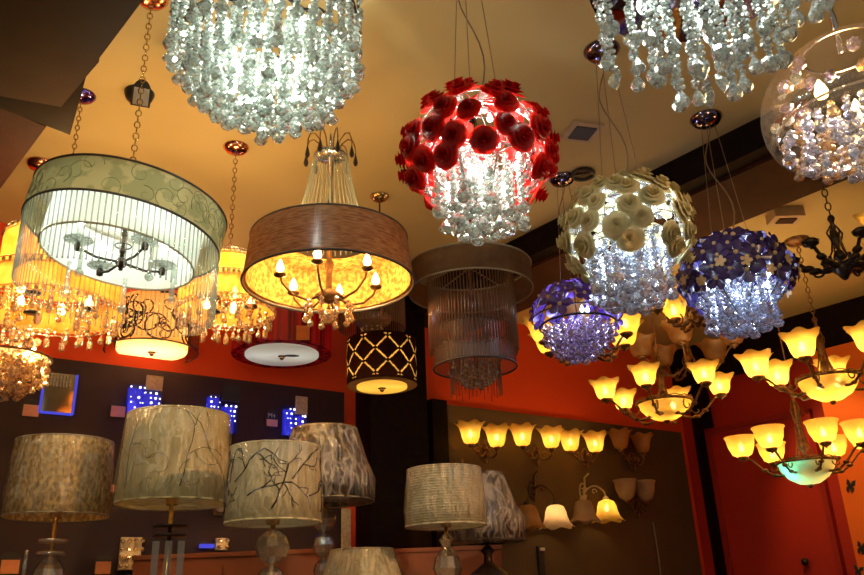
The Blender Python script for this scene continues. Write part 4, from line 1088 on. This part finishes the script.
# ============================================================ LED crystal wall lamps on the plum panel
def led_lamp(label, px, py, parts, dots=0, group=None):
    t, q = wall_thing('crystal_wall_lamp', label, 'wall lamp', px, py)
    for (name, x0, y0, x1, y1, m, off, th) in parts:
        a = to_loc(q, x0, y0, off); c = to_loc(q, x1, y1, off)
        b = MB(); b.box(((a.x+c.x)/2, (a.y+c.y)/2, (a.z+c.z)/2), (abs(c.x-a.x), th, abs(a.z-c.z))); o = inst(name, b.mesh(name, m), t)
        if name == 'led_glass':
            random.seed(int(x0)); w, h = abs(c.x-a.x), abs(a.z-c.z); nx, nz = max(3, int(w/.022)), max(4, int(h/.026))
            b = MB()
            for i in range(nx):
                for k in range(nz):
                    if random.random() < .35: continue
                    b.ball(((a.x+c.x)/2+w*((i+.5)/nx-.5)+random.uniform(-.006, .006), (a.y+c.y)/2-th/2-.004, (a.z+c.z)/2+h*((k+.5)/nz-.5)), random.choice((.003, .0045, .0065)), 6)
            inst('led_dots', b.mesh('led_dots', 'led_dot'), t)
            b = MB(); b.box(((a.x+c.x)/2, (a.y+c.y)/2+th/2+.004, (a.z+c.z)/2), (w*.92, .004, h*.92)); inst('led_backlight', b.mesh('led_backlight', 'led_strip'), t)
    c = to_loc(q, parts[0][1]*.5+parts[0][3]*.5, parts[0][2]*.5+parts[0][4]*.5, .16)
    lamp(t, c, (.15, .12, 1), .18, .05)
    return t
led_lamp('blue lit crystal block wall lamp with gold card, above the large cream shade', 143, 399, [('led_glass', 129, 385, 143, 417, 'led_glass', .06, .05), ('led_glass', 143, 391, 159, 417, 'led_glass', .07, .05), ('card', 147, 375, 162, 391, 'gold_card', .10, .01)])
led_lamp('blue dotted crystal wall lamp under a dark ribbed plate, right of large cream shade', 222, 412, [('led_glass', 208, 395, 219, 425, 'led_glass', .06, .04), ('led_glass', 223, 404, 235, 434, 'led_glass', .06, .04), ('ribbed_plate', 223, 385, 239, 402, 'black_metal', .10, .012)])
led_lamp('narrow blue dotted crystal wall lamp with tan card, above the dark wrapped shade', 294, 413, [('led_glass', 284, 407, 295, 436, 'led_glass', .06, .04), ('led_glass', 297, 414, 305, 436, 'led_glass', .06, .04), ('card', 296, 396, 307, 415, 'gold_card', .10, .01)])
# mirror with blue LED edge
t, q = wall_thing('led_mirror_lamp', 'slanted mirror plate wall lamp outlined in blue light at far left', 'wall lamp', 60, 393)
a = to_loc(q, 45, 372, .04); c = to_loc(q, 72, 415, .04); W_, H_ = abs(c.x-a.x), abs(a.z-c.z); cx_, cz_ = (a.x+c.x)/2, (a.z+c.z)/2
inst('mirror_plate', MB().box((cx_, a.y, cz_), (W_, .01, H_)).mesh('mirror_plate', 'mirror'), t)
b = MB()
for s in (-1, 1): b.box((cx_+s*W_/2, a.y-.008, cz_), (.011, .012, H_)); 
b.box((cx_, a.y-.008, cz_-H_/2), (W_, .012, .011)); inst('led_edge', b.mesh('led_edge', 'led_strip'), t)
b = MB()
for i in range(7):
    for k in range(7): b.box((cx_+(i-3)*W_*.1, a.y-.012, cz_+H_*.18+k*H_*.045), (.008, .006, .008))
inst('crystal_dots', b.mesh('crystal_dots', 'crystal_dim'), t)
# price tags on the wall panel
def wall_tag(label, px, py, wpx, m='pink_sticker', logo=False):
    t, q = wall_thing('price_tag', label, 'price tag', px, py, .04)
    s = wpx/800*4.2; 
    b = MB(); pts = [(s*.62*math.cos(k), s*.35+s*.45*math.sin(k)) for k in [PI*i/10 for i in range(11)]]+[(-s*.62, -s*.4), (s*.62, -s*.4)]
    if logo: pts = [(s*.62*math.cos(2*PI*i/20), s*.85*math.sin(2*PI*i/20)) for i in range(20)]
    b.flat(pts, Matrix.Identity(3), .004); inst('card', b.mesh('card', 'black_card'), t)
    b = MB(); b.box((0, -.004, -s*.05 if not logo else -s*.35), (s, .003, s*.8 if not logo else s*.6)); inst('sticker', b.mesh('sticker', m), t)
    if logo:
        b = MB(); y = -.004; u = s*.09
        def st(x0, z0, x1, z1): b.tube([(x0, y, z0), (x1, y, z1)], u*.35, 4)
        z0 = s*.12; h = s*.38
        st(-s*.35, z0, -s*.35, z0+h); st(-s*.35, z0+h, -s*.2, z0+h*.4); st(-s*.2, z0+h*.4, -s*.05, z0+h); st(-s*.05, z0+h, -s*.05, z0)
        st(s*.2, z0, s*.2, z0+h*.7); st(s*.2, z0+h*.7, s*.12, z0+h*.5)
        inst('logo', b.mesh('logo', 'white_ink'), t)
    return t
wall_tag('pink price tag on black card below the gold crystal bowl at far left', 31, 410, 14)
wall_tag('pink price tag on black card left of the first blue crystal wall lamp', 118, 411, 14)
wall_tag('pink price tag low behind the large cream shade, right of its top', 200, 413, 12)
wall_tag('black round shop tag with white M1 letters and pink sticker right of the blue lamps', 272, 419, 13, logo=True)
wall_tag('orange price tag in the bottom left corner of the photo', 10, 566, 15, 'orange_sticker')
wall_tag('orange price tag on black card between the gold shade and its neighbour', 103, 567, 14, 'orange_sticker')
wall_tag('pink price tag seen between the gold crinkled shade and large cream shade', 112, 488, 9)
# small crystal wall lamps low down
def low_lamp(label, px, py, x0, y0, x1, y1, m1='crystal_amber', blue=False):
    t, q = wall_thing('crystal_wall_lamp', label, 'wall lamp', px, py)
    a = to_loc(q, x0, y0, .06); c = to_loc(q, x1, y1, .06); w, h = abs(c.x-a.x), abs(a.z-c.z); cx_, cz_ = (a.x+c.x)/2, (a.z+c.z)/2
    b = MB(); b.box((cx_, -.02, cz_), (w*.8, .02, h)); inst('backplate', b.mesh('backplate', 'gold_card'), t)
    b = MB(); nx, nz = max(2, int(w/.03)), max(2, int(h/.035))
    for i in range(nx):
        for k in range(nz): b.gem((cx_+w*((i+.5)/nx-.5), -.055, cz_+h*((k+.5)/nz-.5)), .013, .022, 6)
    inst('crystal_grid', b.mesh('crystal_grid', m1), t)
    bulb(t, (cx_, -.10, cz_), 'bulb_warm', .12, .008, mesh=False)
    if blue: inst('led_strip', MB().box((cx_-w*1.1, -.05, cz_-h*.2), (w*.9, .03, .02)).mesh('led_strip', 'led_strip'), t)
    return t
low_lamp('gold lit crystal wall lamp with small glass blocks, left of the clear glass lamp stem', 130, 550, 119, 537, 142, 570)
low_lamp('small square gold crystal wall lamp above the brown cabinet, with a blue glint beside it', 222, 544, 215, 538, 229, 550, blue=True)
t, q = wall_thing('wall_lamp', 'dim cream wall lamp peeking out between the two cream drum shades', 'wall lamp', 217, 509)
b = MB(); tulip(b, .05, .06, (0, -.06, -.02)); inst('glass_shade', b.mesh('glass_shade', 'alabaster'), t); inst('backplate', MB().box((0, -.01, 0), (.05, .02, .07)).mesh('backplate', 'bronze'), t)

# ============================================================ butterflies on the orange pillar
def butterfly(label, px, py, s):
    q = on_right(px, py, .13); t = thing('butterfly_decoration', label, 'wall decoration', q, math.atan2(RD.y, RD.x), 'butterflies on the orange pillar')
    sg = 1
    for sx in (-1, 1):
        b = MB(); wing = [(0, .1), (.25, .75), (.8, 1.0), (1.05, .75), (.85, .25), (.35, .02), (.6, -.25), (.55, -.75), (.25, -.95), (.02, -.3)]
        wing = [(sx*x*s, z*s) for x, z in wing]
        b.flat(wing if sx > 0 else wing[::-1], Matrix.Rotation(sx*.35, 3, 'Z'), .002); inst('wing', b.mesh('wing', 'black_card'), t)
    b = MB(); b.tube([(0, .0, -.4*s), (0, 0, .45*s)], .05*s, 6); b.tube([(0, 0, .4*s), (.15*s, 0, .8*s)], .015*s, 4); b.tube([(0, 0, .4*s), (-.15*s, 0, .8*s)], .015*s, 4)
    inst('body', b.mesh('body', 'black_card'), t); t.rotation_euler[1] = .3
butterfly('black butterfly on the orange pillar, the upper one below the bronze arms', 850, 486, .05)
butterfly('black butterfly on the orange pillar, the middle one at the right edge', 861, 548, .045)
butterfly('black butterfly on the orange pillar, the lowest one near the bottom', 858, 571, .035)

# ============================================================ counter, cabinets, table lamps
CZ = 1.18
def worktop(name, label, px0, px1, d0, d1):
    a = pt(px0, 590, d0); c = pt(px1, 590, d0); t = thing(name, label, 'counter', ((a.x+c.x)/2, (a.y+c.y)/2+.35, 0), 0)
    w = c.x-a.x
    b = MB(); b.box((0, 0, CZ-.03), (w, d1-d0+.7, .06)); inst('worktop', b.mesh('worktop', 'counter'), t)
    b = MB(); b.box((0, 0, (CZ-.06)/2), (w-.1, d1-d0+.6, CZ-.06)); inst('base', b.mesh('base', 'cabinet_wood'), t)
    return t
worktop('display_counter', 'display counter under the table lamps, just below the photo', -160, 640, 2.6, 3.3)
def cabinet(label, px0, px1, py, dep):
    a = pt(px0, py, dep); c = pt(px1, py, dep); t = thing('wooden_cabinet', label, 'cabinet', ((a.x+c.x)/2, (a.y+c.y)/2+.2, 0), math.atan2(c.y-a.y, c.x-a.x)*.3)
    h = (a.z+c.z)/2; w = c.x-a.x
    b = MB(); b.box((0, 0, h/2), (w, .38, h)); inst('body', b.mesh('body', 'cabinet_wood'), t)
    b = MB(); b.box((0, 0, h-.01), (w+.01, .40, .02)); inst('top', b.mesh('top', 'cabinet_wood'), t)
    for s in (-1, 1): inst('door', MB().box((s*w*.25, -.20, h/2-.02), (w*.48, .02, h-.08)).mesh('door', 'cabinet_wood'), t)
cabinet('reddish brown wooden cabinet behind the two cream table lamps at left', 133, 318, 552, 3.75)
cabinet('orange brown wooden cabinet behind the white striped table lamp', 380, 501, 547, 4.1)
def branch(b, R_at, th, z, a, L, depth, rnd, w):
    pts = []; x, y = th, z
    for k in range(6):
        r_ = R_at(y)+.0012; pts.append((r_*math.cos(x), r_*math.sin(x), y))
        x += L/5*math.cos(a)/r_; y += L/5*math.sin(a); a += rnd.uniform(-.45, .45)
        if k in (1, 3, 4) and depth > 0: branch(b, R_at, x, y, a+rnd.choice((-1, 1))*rnd.uniform(.6, 1.1), L*rnd.uniform(.35, .6), depth-1, rnd, w*.75)
    lo, hi = R_at.z
    pts = [p_ for p_ in pts if lo+.006 < p_[2] < hi-.006]
    if len(pts) > 1: b.tube(pts, w, 4)
class RAt:
    def __init__(s, r0, r1, z0, z1): s.r0, s.r1, s.z = r0, r1, (z0, z1)
    def __call__(s, z): t = (z-s.z[0])/(s.z[1]-s.z[0]); return s.r0+(s.r1-s.r0)*t
def table_lamp(label, px, pyb, pyt, dep, r0, r1, m, tilt=0, pattern=None, wrap=True, stem='glass', pleat=0, hemm=None, seed=1, film='plastic_film', wavy=0, pm='print_dark', face=None):
    p, rz = axis(px, pyb, dep); root = thing('table_lamp', label, 'table lamp', (p.x, p.y, CZ), rz)
    z0 = p.z-CZ; z1 = zat(p.x, p.y, pyt)-CZ
    rnd = random.Random(seed); ra = RAt(r0, r1, z0, z1)
    b = MB()
    rm = (lambda t, th: 1+.012*math.sin(th*pleat)) if pleat else None
    b.lathe([(r0+(r1-r0)*(k/8)**(1.0 if not wavy else .75), z0+(z1-z0)*k/8) for k in range(9)], 120 if not pleat else pleat*3, rmod=rm)
    b.lathe([(r0*.985+(r1-r0)*k/4, z0+(z1-z0)*k/4) for k in range(5)], 60)
    b.cur = 1
    if pattern == 'branch':
        for i in range(13): branch(b, ra, face+i*.47-2.9+rnd.uniform(-.1, .1), z0+(z1-z0)*(.12, .5, .3)[i % 3], rnd.uniform(.2, 1.3), (z1-z0)*.62, 2, rnd, .0024)
    if pattern == 'leafy':
        for i in range(6): branch(b, ra, face+i*1.05-2.0, z0+(z1-z0)*.12, 1.9-.3*(i % 3), (z1-z0)*.85, 1, rnd, .0016)
        scrollwork(b, r0*.985, z0, z1, 22, seed, .0011, .05, .001)
    if pattern == 'stripe':
        for k in range(1, 22): b.ring(ra(z0+(z1-z0)*k/22)+.001, .0016, z0+(z1-z0)*k/22, 60, 4)
    sh = inst('lamp_shade', b.mesh('lamp_shade', m, pm), root)
    hm = hemm or m
    inst('hem', MB().ring(r0, .0032, z0, 60, 6).mesh('hem', hm), sh); inst('hem', MB().ring(r1, .0028, z1, 60, 6).mesh('hem', hm), sh)
    b = MB()
    for i in range(3): b.tube([(.01*math.cos(i*2.1), .01*math.sin(i*2.1), z0+.02), (r0*.97*math.cos(i*2.1), r0*.97*math.sin(i*2.1), z0+.04)], .002, 4)
    inst('spider', b.mesh('spider', 'brass'), root)
    if wrap:
        b = MB(); b.lathe([(r0*.5, z0-.012), (r0*1.012, z0-.004), (r0*1.03, z0+(z1-z0)*.3), ((r0+r1)*.5*1.025, z0+(z1-z0)*.6), (r1*1.02, z1+.003), (r1*.6, z1+.008)], 72,
                          rmod=lambda t, th: 1+.008*math.sin(th*17+t*9)+.006*math.sin(th*31-t*5))
        inst('plastic_wrap', b.mesh('plastic_wrap', film), root)
    b = MB(); b.tube([(0, 0, .03), (0, 0, z0+.09)], .0075, 10); b.lathe([(.02, z0-.004), (.022, z0+.03), (.014, z0+.05)], 14); 
    b.lathe([(1e-4, 0), (.085, 0), (.085, .012), (.03, .03), (.012, .05), (.012, .08)], 28)
    inst('stem', b.mesh('stem', 'brass' if stem != 'dark' else 'dark_bronze'), root)
    H = z0-.10
    if stem == 'column':      # square glass pillars with dark plates
        b = MB(); 
        for sx, sy in ((-.04, 0), (.0, 0), (.04, 0)): b.box((sx, sy, H/2+.02), (.022, .03, H-.08))
        inst('glass_column', b.mesh('glass_column', 'clear_block'), root)
        b = MB(); b.lathe([(1e-4, 0), (.055, 0), (.055, .006), (1e-4, .006)], 24, (0, 0, z0-.075)); b.lathe([(1e-4, 0), (.055, 0), (.055, .006), (1e-4, .006)], 24, (0, 0, z0-.105)); inst('dark_disc', b.mesh('dark_disc', 'black_metal'), root)
    elif stem == 'discs':
        b = MB()
        for k, (r_, zz) in enumerate(((.05, -.085), (.05, -.125))): b.lathe([(1e-4, 0), (r_, 0), (r_, .011), (1e-4, .011)], 28, (0, 0, z0+zz))
        inst('glass_disc', b.mesh('glass_disc', 'lamp_glass'), root)
        b = MB(); b.lathe([(.02, z0-.13), (.05, z0-.17), (.062, z0-.22), (.05, z0-.28), (.02, z0-.33), (.03, .10), (.06, .05), (.07, .012)], 10, smooth=False); inst('glass_body', b.mesh('glass_body', 'lamp_glass'), root)
        inst('glass_peg', MB().tube([(-.075, 0, z0-.11), (-.075, 0, z0-.2)], .008, 8).mesh('glass_peg', 'lamp_glass'), root)
    elif stem == 'balls':
        for k in range(4): inst('crystal_ball', MB().gem((0, 0, 0), .052-.006*k, .095, 10).mesh('crystal_ball', 'lamp_glass'), root, (0, 0, z0-.10-.10*k+.03))
        b = MB(); b.tube([(0, 0, 0.01), (0, 0, z0)], .006, 8); inst('rod', b.mesh('rod', 'brass'), root)
    elif stem == 'dark':
        b = MB(); b.lathe([(.012, z0-.02), (.03, z0-.04), (.016, z0-.06), (.02, z0-.09), (.075, z0-.13), (.095, z0-.18), (.08, z0-.25), (.03, z0-.33), (.045, .1), (.08, .02)], 26); inst('urn_body', b.mesh('urn_body', 'dark_bronze'), root)
    else:
        b = MB(); b.lathe([(.012, z0-.03), (.03, z0-.05), (.018, z0-.075), (.045, z0-.11), (.055, z0-.15), (.03, z0-.21), (.02, z0-.26), (.05, .12), (.07, .02)], 12, smooth=False); inst('glass_body', b.mesh('glass_body', 'lamp_glass'), root)
    return root
PH = -PI/2
table_lamp('table lamp with gold crinkled drum shade in plastic, first from the left', 56, 517, 443, 2.75, .168, .160, 'shade_gold', stem='discs', hemm='hem_tan', face=PH)
table_lamp('table lamp with tall cream drum shade with faint green leafy lines, second from left', 172, 504, 417, 2.7, .184, .170, 'shade_cream', pattern='leafy', pm='print_green', stem='column', hemm='shade_cream', face=PH, seed=4)
table_lamp('table lamp with ivory drum shade covered in black branch lines on a crystal stem', 273, 523, 449, 2.42, .144, .138, 'shade_ivory', pattern='branch', stem='balls', hemm='shade_ivory', face=PH, seed=9)
table_lamp('table lamp with tapered dark pleated shade in shiny plastic, behind the branch patterned one', 324, 502, 430, 3.3, .205, .135, 'shade_dark', film='plastic_film_heavy', pleat=40, stem='balls', hemm='hem_tan', face=PH, seed=2)
table_lamp('low table lamp with pale tapered shade, only its top at the bottom edge', 362, 600, 550, 3.0, .175, .118, 'shade_ivory', pleat=50, stem='glass', face=PH, seed=3)
table_lamp('table lamp with white finely ribbed drum shade, rightmost drum shaped one', 446, 526, 470, 3.0, .152, .140, 'shade_white', pattern='stripe', pm='shade_ivory', stem='glass', face=PH, seed=5)
table_lamp('table lamp with dark pleated bell shade in plastic, behind the white ribbed one', 487, 541, 474, 3.45, .165, .085, 'shade_dark', film='plastic_film_heavy', pleat=36, stem='dark', hemm='hem', wavy=1, face=PH, seed=6)
